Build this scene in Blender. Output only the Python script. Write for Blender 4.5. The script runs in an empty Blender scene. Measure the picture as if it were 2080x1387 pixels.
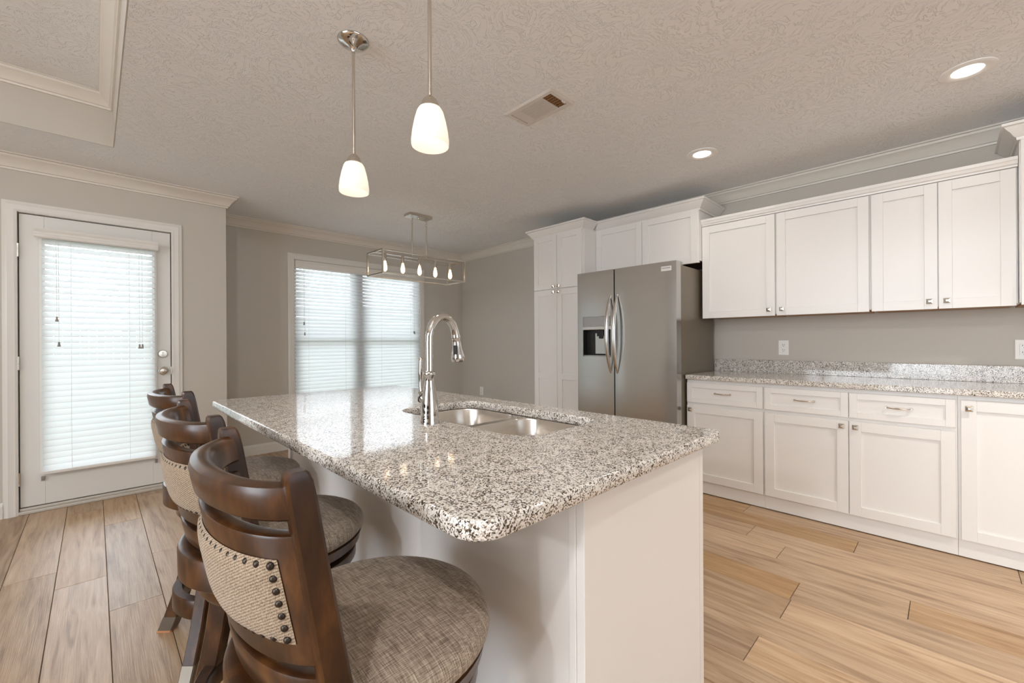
import bpy, bmesh, math, random
from mathutils import Vector, Matrix
random.seed(7)
scene = bpy.context.scene
COL = scene.collection
PI = math.pi

# ------------------------------------------------------------------ camera
CAM_H = 1.164
YAW, ROLL = 0.77387, -0.005545
cam_data = bpy.data.cameras.new('camera')
cam_data.sensor_width = 36.0
cam_data.sensor_fit = 'HORIZONTAL'
cam_data.lens = 867.6 / 2080 * 36.0
cam_data.clip_start = 0.02
cam = bpy.data.objects.new('camera', cam_data)
COL.objects.link(cam)
F = Vector((math.sin(YAW), math.cos(YAW), 0))
R = Vector((math.cos(YAW), -math.sin(YAW), 0))
U = Vector((0, 0, 1))
Rr = R * math.cos(ROLL) + U * math.sin(ROLL)
Ur = -R * math.sin(ROLL) + U * math.cos(ROLL)
M = Matrix((Rr, Ur, -F)).transposed().to_4x4()
M.translation = Vector((0, 0, CAM_H))
cam.matrix_world = M
scene.camera = cam

# ------------------------------------------------------------------ world, light, exposure
scene.view_settings.view_transform = 'Standard'
scene.view_settings.look = 'None'
scene.view_settings.gamma = 1.0
scene.view_settings.use_curve_mapping = False
scene.view_settings.exposure = 0.0
scene.cycles.use_denoising = True
scene.cycles.max_bounces = 10
scene.cycles.diffuse_bounces = 6
scene.cycles.transparent_max_bounces = 16
scene.cycles.sample_clamp_indirect = 6.0

world = bpy.data.worlds.new('daylight')
scene.world = world
world.use_nodes = True
bg = world.node_tree.nodes['Background']
# hazy bright sky, brightest toward the back garden (+Y)
wn, wl = world.node_tree.nodes, world.node_tree.links
bg.inputs['Color'].default_value = (0.90, 0.97, 1.06, 1)
wtc = wn.new('ShaderNodeTexCoord'); wsp = wn.new('ShaderNodeSeparateXYZ'); wmr = wn.new('ShaderNodeMapRange')
wl.new(wtc.outputs['Generated'], wsp.inputs[0]); wl.new(wsp.outputs['Y'], wmr.inputs['Value'])
wmr.inputs['From Min'].default_value = -0.3; wmr.inputs['From Max'].default_value = 0.5
wmr.inputs['To Min'].default_value = 1.6; wmr.inputs['To Max'].default_value = 14.0
wl.new(wmr.outputs['Result'], bg.inputs['Strength'])

def lamp(name, kind, loc, energy, color, size=0.1, size_y=None, rot=(0, 0, 0), spot=None, blend=0.5):
    L = bpy.data.lights.new(name, kind)
    L.energy = energy
    L.color = color
    if kind == 'AREA':
        L.shape = 'DISK' if size_y is None else 'RECTANGLE'
        L.size = size
        if size_y: L.size_y = size_y
    else:
        L.shadow_soft_size = size
    if spot:
        L.spot_size = spot; L.spot_blend = blend
    o = bpy.data.objects.new(name, L)
    o.location = loc; o.rotation_euler = rot
    COL.objects.link(o)
    return o

WARM = (1.0, 0.92, 0.82)
# fill panels added behind the camera, set at the living room's made-up openings
lamp('living_side_fill', 'AREA', (-4.9, 0.9, 1.35), 95, (0.82, 0.92, 1.0), 4.6, 2.0, (0, -PI/2, 0))
lamp('rear_side_fill', 'AREA', (0.6, -5.9, 1.35), 45, (0.78, 0.90, 1.0), 4.4, 2.0, (PI/2, 0, 0))

# ceiling fixture of the living area, to the left of the viewer
lamp('living_fixture_glow', 'POINT', (-3.3, 0.2, 2.36), 95, (0.95, 0.97, 1.0), 0.08)
lamp('living_fixture_glow', 'POINT', (-0.74, -0.28, 2.60), 62, (0.97, 0.97, 0.98), 0.04)

# ------------------------------------------------------------------ materials
def new_mat(name):
    m = bpy.data.materials.new(name); m.use_nodes = True
    nt = m.node_tree
    return m, nt, nt.nodes['Principled BSDF'], nt.nodes, nt.links

def lin(r, g, b):
    f = lambda c: ((c/255)/12.92 if c/255 <= 0.04045 else (((c/255)+0.055)/1.055)**2.4)
    return (f(r), f(g), f(b), 1)

def simple(name, col, rough=0.5, metal=0.0, bump=None, spec=None, coat=0.0):
    m, nt, p, N, L = new_mat(name)
    p.inputs['Base Color'].default_value = col
    p.inputs['Roughness'].default_value = rough
    p.inputs['Metallic'].default_value = metal
    if spec is not None: p.inputs['Specular IOR Level'].default_value = spec
    if coat: p.inputs['Coat Weight'].default_value = coat
    tc = N.new('ShaderNodeTexCoord')
    nz = N.new('ShaderNodeTexNoise')
    L.new(tc.outputs['Object'], nz.inputs['Vector'])
    sc, st, di = bump or (60.0, 0.02, 0.001)
    nz.inputs['Scale'].default_value = sc
    nz.inputs['Detail'].default_value = 3
    b = N.new('ShaderNodeBump')
    b.inputs['Strength'].default_value = st; b.inputs['Distance'].default_value = di
    L.new(nz.outputs['Fac'], b.inputs['Height']); L.new(b.outputs['Normal'], p.inputs['Normal'])
    return m

def ramp(N, stops, interp='LINEAR'):
    r = N.new('ShaderNodeValToRGB'); r.color_ramp.interpolation = interp
    e = r.color_ramp.elements
    while len(e) < len(stops): e.new(0.5)
    for i, (pos, c) in enumerate(stops):
        e[i].position = pos; e[i].color = c
    return r

def ceiling_mat():
    m, nt, p, N, L = new_mat('stomped ceiling plaster')
    p.inputs['Base Color'].default_value = (0.86, 0.87, 0.88, 1)
    p.inputs['Roughness'].default_value = 0.9
    tc = N.new('ShaderNodeTexCoord')
    n1 = N.new('ShaderNodeTexNoise'); n1.inputs['Scale'].default_value = 4.5; n1.inputs['Detail'].default_value = 1
    L.new(tc.outputs['Object'], n1.inputs['Vector'])
    mix = N.new('ShaderNodeVectorMath'); mix.operation = 'MULTIPLY_ADD'
    mix.inputs[1].default_value = (0.55, 0.55, 0.55)
    L.new(n1.outputs['Color'], mix.inputs[0]); L.new(tc.outputs['Object'], mix.inputs[2])
    n2 = N.new('ShaderNodeTexNoise'); n2.inputs['Scale'].default_value = 30; n2.inputs['Detail'].default_value = 2
    n2.inputs['Roughness'].default_value = 0.5
    L.new(mix.outputs[0], n2.inputs['Vector'])
    r = ramp(N, [(0.0, (0, 0, 0, 1)), (0.50, (0, 0, 0, 1)), (0.535, (1, 1, 1, 1)), (0.57, (0, 0, 0, 1)), (1, (0, 0, 0, 1))])
    L.new(n2.outputs['Fac'], r.inputs['Fac'])
    n3 = N.new('ShaderNodeTexNoise'); n3.inputs['Scale'].default_value = 95; n3.inputs['Detail'].default_value = 2
    L.new(tc.outputs['Object'], n3.inputs['Vector'])
    ad = N.new('ShaderNodeMath'); ad.operation = 'MULTIPLY_ADD'; ad.inputs[1].default_value = 0.35
    L.new(n3.outputs['Fac'], ad.inputs[0]); L.new(r.outputs['Color'], ad.inputs[2])
    b = N.new('ShaderNodeBump'); b.inputs['Strength'].default_value = 0.55; b.inputs['Distance'].default_value = 0.006
    L.new(ad.outputs[0], b.inputs['Height']); L.new(b.outputs['Normal'], p.inputs['Normal'])
    return m

def floor_mat():
    m, nt, p, N, L = new_mat('oak plank floor')
    uv = N.new('ShaderNodeUVMap'); uv.uv_map = 'plank'
    at = N.new('ShaderNodeVertexColor'); at.layer_name = 'tone'
    sep = N.new('ShaderNodeSeparateColor'); L.new(at.outputs['Color'], sep.inputs['Color'])
    mp = N.new('ShaderNodeMapping'); mp.inputs['Scale'].default_value = (1.1, 13.0, 1)
    L.new(uv.outputs['UV'], mp.inputs['Vector'])
    n1 = N.new('ShaderNodeTexNoise'); n1.inputs['Scale'].default_value = 2.2; n1.inputs['Detail'].default_value = 7
    n1.inputs['Distortion'].default_value = 1.1
    L.new(mp.outputs['Vector'], n1.inputs['Vector'])
    mp2 = N.new('ShaderNodeMapping'); mp2.inputs['Scale'].default_value = (2.0, 90.0, 1)
    L.new(uv.outputs['UV'], mp2.inputs['Vector'])
    n2 = N.new('ShaderNodeTexNoise'); n2.inputs['Scale'].default_value = 3.0; n2.inputs['Detail'].default_value = 4
    n2.inputs['Distortion'].default_value = 0.6
    L.new(mp2.outputs['Vector'], n2.inputs['Vector'])
    r1 = ramp(N, [(0.26, (0.29, 0.168, 0.082, 1)), (0.45, (0.46, 0.292, 0.158, 1)), (0.62, (0.54, 0.365, 0.212, 1)), (0.8, (0.62, 0.455, 0.295, 1))])
    L.new(n1.outputs['Fac'], r1.inputs['Fac'])
    r2 = ramp(N, [(0.3, (0.88, 0.86, 0.84, 1)), (0.6, (1.04, 1.04, 1.04, 1))])
    L.new(n2.outputs['Fac'], r2.inputs['Fac'])
    mul = N.new('ShaderNodeMixRGB'); mul.blend_type = 'MULTIPLY'; mul.inputs['Fac'].default_value = 1
    L.new(r1.outputs['Color'], mul.inputs['Color1']); L.new(r2.outputs['Color'], mul.inputs['Color2'])
    hs = N.new('ShaderNodeHueSaturation')
    mv = N.new('ShaderNodeMapRange'); mv.inputs['To Min'].default_value = 0.82; mv.inputs['To Max'].default_value = 1.10
    L.new(sep.outputs['Red'], mv.inputs['Value']); L.new(mv.outputs['Result'], hs.inputs['Value'])
    ms = N.new('ShaderNodeMapRange'); ms.inputs['To Min'].default_value = 0.86; ms.inputs['To Max'].default_value = 1.12
    L.new(sep.outputs['Green'], ms.inputs['Value']); L.new(ms.outputs['Result'], hs.inputs['Saturation'])
    L.new(mul.outputs['Color'], hs.inputs['Color'])
    L.new(hs.outputs['Color'], p.inputs['Base Color'])
    p.inputs['Roughness'].default_value = 0.42
    b = N.new('ShaderNodeBump'); b.inputs['Strength'].default_value = 0.35; b.inputs['Distance'].default_value = 0.002
    L.new(n2.outputs['Fac'], b.inputs['Height']); L.new(b.outputs['Normal'], p.inputs['Normal'])
    return m

def granite_mat():
    m, nt, p, N, L = new_mat('speckled granite')
    tc = N.new('ShaderNodeTexCoord')
    nz = N.new('ShaderNodeTexNoise'); nz.inputs['Scale'].default_value = 260; nz.inputs['Detail'].default_value = 2
    L.new(tc.outputs['Object'], nz.inputs['Vector'])
    ma = N.new('ShaderNodeVectorMath'); ma.operation = 'MULTIPLY_ADD'; ma.inputs[1].default_value = (0.005,)*3
    L.new(nz.outputs['Color'], ma.inputs[0]); L.new(tc.outputs['Object'], ma.inputs[2])
    v1 = N.new('ShaderNodeTexVoronoi'); v1.inputs['Scale'].default_value = 370
    L.new(ma.outputs[0], v1.inputs['Vector'])
    sx = N.new('ShaderNodeSeparateColor'); L.new(v1.outputs['Color'], sx.inputs['Color'])
    big = N.new('ShaderNodeTexNoise'); big.inputs['Scale'].default_value = 38; big.inputs['Detail'].default_value = 2
    L.new(tc.outputs['Object'], big.inputs['Vector'])
    ad = N.new('ShaderNodeMath'); ad.operation = 'MULTIPLY_ADD'; ad.inputs[1].default_value = 0.7
    L.new(big.outputs['Fac'], ad.inputs[0]); L.new(sx.outputs['Red'], ad.inputs[2])
    r = ramp(N, [(0.0, (0.040, 0.029, 0.022, 1)), (0.385, (0.14, 0.105, 0.078, 1)), (0.465, (0.33, 0.28, 0.225, 1)), (0.545, (0.56, 0.515, 0.455, 1)), (0.63, (0.74, 0.705, 0.655, 1)), (0.85, (0.83, 0.805, 0.765, 1))], 'CONSTANT')
    sc = N.new('ShaderNodeMath'); sc.operation = 'MULTIPLY'; sc.inputs[1].default_value = 0.78
    L.new(ad.outputs[0], sc.inputs[0])
    L.new(sc.outputs[0], r.inputs['Fac'])
    L.new(r.outputs['Color'], p.inputs['Base Color'])
    p.inputs['Roughness'].default_value = 0.07
    p.inputs['Specular IOR Level'].default_value = 0.55
    return m

def stain_mat():
    m, nt, p, N, L = new_mat('dark stained wood')
    tc = N.new('ShaderNodeTexCoord')
    mp = N.new('ShaderNodeMapping'); mp.inputs['Scale'].default_value = (9, 9, 3)
    L.new(tc.outputs['Object'], mp.inputs['Vector'])
    n = N.new('ShaderNodeTexNoise'); n.inputs['Scale'].default_value = 2.4; n.inputs['Detail'].default_value = 7
    n.inputs['Roughness'].default_value = 0.62
    L.new(mp.outputs['Vector'], n.inputs['Vector'])
    r = ramp(N, [(0.28, (0.014, 0.005, 0.0018, 1)), (0.50, (0.044, 0.0160, 0.0045, 1)), (0.74, (0.118, 0.046, 0.0122, 1))])
    L.new(n.outputs['Fac'], r.inputs['Fac']); L.new(r.outputs['Color'], p.inputs['Base Color'])
    p.inputs['Roughness'].default_value = 0.30
    p.inputs['Specular IOR Level'].default_value = 0.38; p.inputs['Coat Weight'].default_value = 0.12; p.inputs['Coat Roughness'].default_value = 0.15
    return m

def fabric_mat(name, dark, mid, light, sx, sy, bumpd=0.0012, twill=0.0):
    m, nt, p, N, L = new_mat(name)
    tc = N.new('ShaderNodeTexCoord')
    def streak(scale):
        mp = N.new('ShaderNodeMapping'); mp.inputs['Scale'].default_value = scale
        L.new(tc.outputs['Object'], mp.inputs['Vector'])
        n = N.new('ShaderNodeTexNoise'); n.inputs['Scale'].default_value = 1.0; n.inputs['Detail'].default_value = 3
        L.new(mp.outputs['Vector'], n.inputs['Vector']); return n
    a = streak((sx, sy, sy)); b = streak((sy*0.9, sx, sx))
    av = N.new('ShaderNodeMath'); av.operation = 'ADD'
    L.new(a.outputs['Fac'], av.inputs[0]); L.new(b.outputs['Fac'], av.inputs[1])
    hf = N.new('ShaderNodeMath'); hf.operation = 'MULTIPLY'; hf.inputs[1].default_value = 0.5
    L.new(av.outputs[0], hf.inputs[0])
    if twill:
        mw = N.new('ShaderNodeMapping'); mw.inputs['Rotation'].default_value = (math.radians(28), 0, 0)
        L.new(tc.outputs['Object'], mw.inputs['Vector'])
        wv = N.new('ShaderNodeTexWave'); wv.bands_direction = 'Z'; wv.inputs['Scale'].default_value = 85
        wv.inputs['Distortion'].default_value = 1.2; wv.inputs['Detail'].default_value = 1
        L.new(mw.outputs['Vector'], wv.inputs['Vector'])
        mm = N.new('ShaderNodeMath'); mm.operation = 'MULTIPLY_ADD'; mm.inputs[1].default_value = twill
        L.new(wv.outputs['Fac'], mm.inputs[0])
        sb = N.new('ShaderNodeMath'); sb.operation = 'SUBTRACT'; sb.inputs[1].default_value = twill*0.5
        L.new(hf.outputs[0], sb.inputs[0]); L.new(sb.outputs[0], mm.inputs[2])
        hf = mm
    r = ramp(N, [(0.36, dark), (0.5, mid), (0.64, light)])
    L.new(hf.outputs[0], r.inputs['Fac']); L.new(r.outputs['Color'], p.inputs['Base Color'])
    p.inputs['Roughness'].default_value = 0.92
    p.inputs['Specular IOR Level'].default_value = 0.2
    p.inputs['Sheen Weight'].default_value = 0.15
    bp = N.new('ShaderNodeBump'); bp.inputs['Strength'].default_value = 0.6; bp.inputs['Distance'].default_value = bumpd
    L.new(hf.outputs[0], bp.inputs['Height']); L.new(bp.outputs['Normal'], p.inputs['Normal'])
    return m

def steel_mat(name, col, rough, stretch, aniso=0.0):
    m, nt, p, N, L = new_mat(name)
    p.inputs['Base Color'].default_value = col
    p.inputs['Metallic'].default_value = 1
    tc = N.new('ShaderNodeTexCoord'); mp = N.new('ShaderNodeMapping'); mp.inputs['Scale'].default_value = stretch
    L.new(tc.outputs['Object'], mp.inputs['Vector'])
    n = N.new('ShaderNodeTexNoise'); n.inputs['Scale'].default_value = 1; n.inputs['Detail'].default_value = 2
    L.new(mp.outputs['Vector'], n.inputs['Vector'])
    mr = N.new('ShaderNodeMapRange'); mr.inputs['To Min'].default_value = rough*0.85; mr.inputs['To Max'].default_value = rough*1.15
    L.new(n.outputs['Fac'], mr.inputs['Value']); L.new(mr.outputs['Result'], p.inputs['Roughness'])
    p.inputs['Anisotropic'].default_value = aniso
    return m

def emit_mat(name, col, strength, base=None):
    m, nt, p, N, L = new_mat(name)
    p.inputs['Base Color'].default_value = base or col
    p.inputs['Emission Color'].default_value = col
    p.inputs['Emission Strength'].default_value = strength
    p.inputs['Roughness'].default_value = 0.4
    return m

def pane_mat(name='window glass'):
    m = bpy.data.materials.new(name); m.use_nodes = True
    nt = m.node_tree; N, L = nt.nodes, nt.links
    N.remove(N['Principled BSDF'])
    t = N.new('ShaderNodeBsdfTransparent'); t.inputs['Color'].default_value = (0.965, 0.97, 0.97, 1)
    g = N.new('ShaderNodeBsdfGlossy'); g.inputs['Roughness'].default_value = 0.02
    fr = N.new('ShaderNodeFresnel'); fr.inputs['IOR'].default_value = 1.45
    mx = N.new('ShaderNodeMixShader')
    L.new(fr.outputs[0], mx.inputs[0]); L.new(t.outputs[0], mx.inputs[1]); L.new(g.outputs[0], mx.inputs[2])
    L.new(mx.outputs[0], N['Material Output'].inputs['Surface'])
    return m

def translucent_mat(name, col, fac, rough=0.4):
    m = bpy.data.materials.new(name); m.use_nodes = True
    nt = m.node_tree; N, L = nt.nodes, nt.links
    p = N['Principled BSDF']; p.inputs['Base Color'].default_value = col; p.inputs['Roughness'].default_value = rough
    t = N.new('ShaderNodeBsdfTranslucent'); t.inputs['Color'].default_value = col
    mx = N.new('ShaderNodeMixShader'); mx.inputs[0].default_value = fac
    L.new(p.outputs[0], mx.inputs[1]); L.new(t.outputs[0], mx.inputs[2])
    L.new(mx.outputs[0], N['Material Output'].inputs['Surface'])
    return m

MAT = dict(
    wall=simple('greige wall paint', (0.55, 0.512, 0.455, 1), 0.72, bump=(220, 0.05, 0.001)),
    ceiling=ceiling_mat(),
    trim=simple('white trim paint', (0.74, 0.71, 0.66, 1), 0.35),
    crown=simple('cream crown paint', (0.70, 0.655, 0.585, 1), 0.38),
    cabinet=simple('white cabinet paint', (0.80, 0.778, 0.750, 1), 0.33, bump=(14, 0.015, 0.002)),
    door=simple('white door paint', (0.74, 0.72, 0.68, 1), 0.4),
    birch=simple('raw cabinet wood', (0.36, 0.19, 0.085, 1), 0.55, bump=(30, 0.1, 0.001)),
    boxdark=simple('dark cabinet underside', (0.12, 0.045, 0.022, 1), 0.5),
    floor=floor_mat(),
    groove=simple('plank joint', (0.035, 0.025, 0.018, 1), 0.8),
    granite=granite_mat(),
    stain=stain_mat(),
    linen=fabric_mat('beige linen', (0.12, 0.082, 0.050, 1), (0.29, 0.218, 0.150, 1), (0.45, 0.365, 0.275, 1), 300, 1300, 0.0008, 0.16),
    tweed=fabric_mat('brown tweed', (0.13, 0.095, 0.068, 1), (0.30, 0.235, 0.178, 1), (0.52, 0.425, 0.335, 1), 30, 620, 0.0010),
    nail=simple('dark bronze nailhead', (0.045, 0.035, 0.028, 1), 0.35, 0.8),
    footmetal=simple('pewter foot cap', (0.22, 0.19, 0.155, 1), 0.45, 1.0),
    copper=simple('copper foot pad', (0.55, 0.26, 0.12, 1), 0.5, 0.2),
    stainless=steel_mat('brushed stainless steel', (0.52, 0.51, 0.495, 1), 0.20, (2, 2, 60)),
    handle=steel_mat('satin handle steel', (0.66, 0.63, 0.60, 1), 0.22, (200, 200, 4)),
    sink=steel_mat('sink steel', (0.63, 0.59, 0.54, 1), 0.24, (160, 160, 6)),
    fridge_side=simple('taupe painted steel', (0.185, 0.152, 0.112, 1), 0.36, 0.2, bump=(300, 0.1, 0.0006)),
    black=simple('black plastic', (0.012, 0.011, 0.011, 1), 0.35),
    rubber=simple('dark gasket', (0.02, 0.018, 0.016, 1), 0.7),
    greyplastic=simple('grey dispenser panel', (0.42, 0.42, 0.41, 1), 0.35, 0.5),
    chrome=simple('polished chrome', (0.60, 0.585, 0.565, 1), 0.07, 1.0, bump=(5, 0.0, 0.0)),
    nickel=simple('brushed nickel', (0.64, 0.59, 0.52, 1), 0.26, 1.0),
    bronze=simple('bronze window frame', (0.075, 0.062, 0.055, 1), 0.5),
    plastic=simple('white outlet plastic', (0.84, 0.82, 0.77, 1), 0.3),
    slot=simple('outlet slot', (0.02, 0.018, 0.016, 1), 0.6),
    slat=translucent_mat('white blind slat', (0.84, 0.85, 0.85, 1), 0.5),
    valance=simple('white blind valance', (0.76, 0.73, 0.68, 1), 0.4),
    cord=simple('white cord', (0.72, 0.70, 0.66, 1), 0.7),
    tassel=simple('grey wood tassel', (0.30, 0.27, 0.235, 1), 0.5),
    pane=pane_mat(),
    shade=None,
    bulb=emit_mat('warm glowing filament bulb', (1.0, 0.70, 0.42, 1), 2.4),
    bulbwhite=emit_mat('white glowing bulb', (1.0, 0.95, 0.88, 1), 2.2),
    led=emit_mat('led lens', (1.0, 0.93, 0.80, 1), 9.0),
    baffle=simple('white light trim ring', (0.86, 0.85, 0.83, 1), 0.4),
    ventdark=simple('dark duct inside', (0.055, 0.028, 0.014, 1), 0.7),
    ventwhite=simple('white vent enamel', (0.70, 0.665, 0.62, 1), 0.4),
    grass=simple('lawn grass', (0.25, 0.32, 0.16, 1), 0.9, bump=(40, 0.5, 0.02)),
    fence=simple('weathered fence wood', (0.34, 0.31, 0.28, 1), 0.8),
    siding=simple('outside brick', (0.30, 0.22, 0.18, 1), 0.8),
    lettering=simple('grey lettering', (0.09, 0.09, 0.09, 1), 0.5),
    badge=simple('silver badge', (0.80, 0.79, 0.77, 1), 0.35, 0.3),
    threshold=simple('aluminium sill', (0.60, 0.56, 0.50, 1), 0.45, 0.3),
)
# frosted glass of the pendants: lit from inside, glows
def shade_mat():
    m = bpy.data.materials.new('frosted pendant glass'); m.use_nodes = True
    nt = m.node_tree; N, L = nt.nodes, nt.links
    p = N['Principled BSDF']; p.inputs['Base Color'].default_value = (0.92, 0.88, 0.82, 1); p.inputs['Roughness'].default_value = 0.3
    p.inputs['Emission Color'].default_value = (1, 0.95, 0.87, 1); p.inputs['Emission Strength'].default_value = 0.42
    t = N.new('ShaderNodeBsdfTranslucent'); t.inputs['Color'].default_value = (0.95, 0.90, 0.82, 1)
    mx = N.new('ShaderNodeMixShader'); mx.inputs[0].default_value = 0.5
    L.new(p.outputs[0], mx.inputs[1]); L.new(t.outputs[0], mx.inputs[2])
    L.new(mx.outputs[0], N['Material Output'].inputs['Surface'])
    return m
MAT['shade'] = shade_mat()

# ------------------------------------------------------------------ object helpers
def world_loc(o):
    v = Vector((0, 0, 0))
    while o is not None:
        v += o.location; o = o.parent
    return v

def obj(name, bm, mat, parent=None, smooth=None, bevel=0.0, seg=2, origin=None):
    """link a bmesh (built in the coordinates of the place) as one mesh object"""
    off = world_loc(parent) if parent is not None else Vector(origin or (0, 0, 0))
    if off.length > 0: bmesh.ops.translate(bm, verts=bm.verts, vec=-off)
    bmesh.ops.recalc_face_normals(bm, faces=bm.faces)
    me = bpy.data.meshes.new(name); bm.to_mesh(me); bm.free()
    for mm in (mat if isinstance(mat, (list, tuple)) else [mat]): me.materials.append(mm)
    o = bpy.data.objects.new(name, me); COL.objects.link(o)
    if parent is not None: o.parent = parent
    elif origin is not None: o.location = origin
    if smooth is not None:
        for poly in me.polygons: poly.use_smooth = True
        me.set_sharp_from_angle(angle=math.radians(smooth))
    if bevel:
        b = o.modifiers.new('edge', 'BEVEL'); b.width = bevel; b.segments = seg; b.limit_method = 'ANGLE'
        b.angle_limit = math.radians(40)
    return o

def empty(name, loc):
    o = bpy.data.objects.new(name, None); o.location = loc; o.empty_display_size = 0.05
    COL.objects.link(o); return o

def tag(o, label, cat, group=None):
    o['label'] = label; o['category'] = cat
    if group: o['group'] = group
    return o

def thing(name, label, cat, loc, group=None):
    return tag(empty(name, loc), label, cat, group)

def struct(o):
    o['kind'] = 'structure'; return o

# ------------------------------------------------------------------ mesh helpers
def box(bm, x0, x1, y0, y1, z0, z1):
    if x0 > x1: x0, x1 = x1, x0
    if y0 > y1: y0, y1 = y1, y0
    if z0 > z1: z0, z1 = z1, z0
    v = [bm.verts.new(p) for p in ((x0,y0,z0),(x1,y0,z0),(x1,y1,z0),(x0,y1,z0),(x0,y0,z1),(x1,y0,z1),(x1,y1,z1),(x0,y1,z1))]
    for f in ((0,3,2,1),(4,5,6,7),(0,1,5,4),(1,2,6,5),(2,3,7,6),(3,0,4,7)): bm.faces.new([v[i] for i in f])
    return bm

def B(*boxes):
    bm = bmesh.new()
    for b in boxes: box(bm, *b)
    return bm

def loft(bm, rings, closed=True, cap0=True, cap1=True):
    """rings: lists of points; quads between neighbours"""
    rows = [[bm.verts.new(p) for p in r] for r in rings]
    n = len(rows[0])
    for a, b in zip(rows, rows[1:]):
        for i in range(n if closed else n-1):
            j = (i+1) % n
            bm.faces.new((a[i], a[j], b[j], b[i]))
    if closed and cap0: bm.faces.new(rows[0][::-1])
    if closed and cap1: bm.faces.new(rows[-1])
    return rows

def lathe(bm, prof, c=(0, 0, 0), n=32, axis='Z', cap0=True, cap1=True):
    rings = []
    for r, h in prof:
        r = max(r, 0.0002)
        ring = []
        for i in range(n):
            a = 2*PI*i/n
            if axis == 'Z': p = (c[0]+r*math.cos(a), c[1]+r*math.sin(a), c[2]+h)
            elif axis == 'X': p = (c[0]+h, c[1]+r*math.cos(a), c[2]+r*math.sin(a))
            else: p = (c[0]+r*math.cos(a), c[1]+h, c[2]+r*math.sin(a))
            ring.append(p)
        rings.append(ring)
    loft(bm, rings, True, cap0, cap1)
    return bm

def tube(bm, pts, rad, n=12, cap=True, flat=1.0, up=None):
    """round tube along points; rad a number or a list"""
    pts = [Vector(p) for p in pts]
    m = len(pts)
    rings = []
    prev = None
    for i, p in enumerate(pts):
        t = (pts[min(i+1, m-1)] - pts[max(i-1, 0)]).normalized()
        if prev is None:
            ref = Vector(up) if up else (Vector((0, 0, 1)) if abs(t.z) < 0.9 else Vector((1, 0, 0)))
            a = t.cross(ref).normalized()
        else:
            a = (prev - t * prev.dot(t)).normalized()
        prev = a
        b = t.cross(a).normalized()
        r = rad[i] if isinstance(rad, (list, tuple)) else rad
        rings.append([p + a*(r*math.cos(2*PI*k/n)) + b*(r*flat*math.sin(2*PI*k/n)) for k in range(n)])
    loft(bm, rings, True, cap, cap)
    return bm

def sweep(bm, path, prof, closed=False, side=-1):
    """profile (n, z) swept with mitres along a plan polyline; n points to the right of travel (side=-1)"""
    P = [Vector((p[0], p[1])) for p in path]
    m = len(P)
    rings = []
    for i, p in enumerate(P):
        if closed: d0 = (p - P[i-1]).normalized(); d1 = (P[(i+1) % m] - p).normalized()
        else:
            d0 = (p - P[i-1]).normalized() if i > 0 else (P[1]-P[0]).normalized()
            d1 = (P[i+1] - p).normalized() if i < m-1 else (P[-1]-P[-2]).normalized()
        n0 = Vector((d0.y, -d0.x)) * (1 if side < 0 else -1)
        n1 = Vector((d1.y, -d1.x)) * (1 if side < 0 else -1)
        nn = n0 + n1
        nn = nn / max(0.15, nn.dot(n0))
        rings.append([(p.x + nn.x*a, p.y + nn.y*a, z) for a, z in prof])
    if closed:
        rows = [[bm.verts.new(q) for q in r] for r in rings]
        k = len(prof)
        for i in range(m):
            a, b = rows[i], rows[(i+1) % m]
            for j in range(k): bm.faces.new((a[j], a[(j+1) % k], b[(j+1) % k], b[j]))
    else:
        loft(bm, rings, True)
    return bm

def rrect(x0, x1, y0, y1, r, n=8):
    """rounded rectangle; r a number or 4 radii (x1y1, x0y1, x0y0, x1y0)"""
    if not isinstance(r, (list, tuple)): r = [r]*4
    pts = []
    for (cx, cy, a0, rr) in ((x1-r[0], y1-r[0], 0, r[0]), (x0+r[1], y1-r[1], 90, r[1]), (x0+r[2], y0+r[2], 180, r[2]), (x1-r[3], y0+r[3], 270, r[3])):
        for i in range(n+1):
            a = math.radians(a0 + 90*i/n)
            pts.append((cx + rr*math.cos(a), cy + rr*math.sin(a)))
    return pts

def offset(pts, d):
    """move a counter-clockwise loop inwards by d (outwards for negative d)"""
    out = []; m = len(pts)
    for i in range(m):
        a, b, c = Vector(pts[i-1]), Vector(pts[i]), Vector(pts[(i+1) % m])
        t = (c-a); t = t.normalized() if t.length > 1e-9 else Vector((1, 0))
        out.append((b.x - t.y*d, b.y + t.x*d))
    return out

def slab(bm, outer, holes, z0, z1, ease=0.004):
    """plate with eased edges and through holes"""
    def loop(pts, z): return [bm.verts.new((x, y, z)) for x, y in pts]
    def wall(a, b):
        m = len(a)
        for i in range(m): bm.faces.new((a[i], a[(i+1) % m], b[(i+1) % m], b[i]))
    tops, bots = [], []
    for k, pts in enumerate([outer] + holes):
        s = 1 if k == 0 else -1
        e1 = offset(pts, s*ease); e2 = offset(pts, s*ease*0.3)
        L = [loop(e1, z1), loop(e2, z1-ease*0.3), loop(pts, z1-ease), loop(pts, z0+ease*0.6), loop(offset(pts, s*ease*0.6), z0)]
        for a, b in zip(L, L[1:]): wall(a, b)
        tops.append(L[0]); bots.append(L[-1])
    for group in (tops, bots):
        edges = []
        for lp in group:
            for i in range(len(lp)):
                a, b = lp[i], lp[(i+1) % len(lp)]
                e = bm.edges.get((a, b)) or bm.edges.new((a, b)); edges.append(e)
        bmesh.ops.triangle_fill(bm, use_beauty=True, use_dissolve=False, edges=edges)
    return bm

CEIL = 2.44
XW = 3.91          # right wall
YD = 4.42          # wall with the glazed door
YB = 5.05          # wall with the window
XC = 0.826         # outside corner between the two
XL, YR = -5.0, -6.0
TRAY = (-2.9, 0.095, -1.8, 3.795, 2.755)

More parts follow.
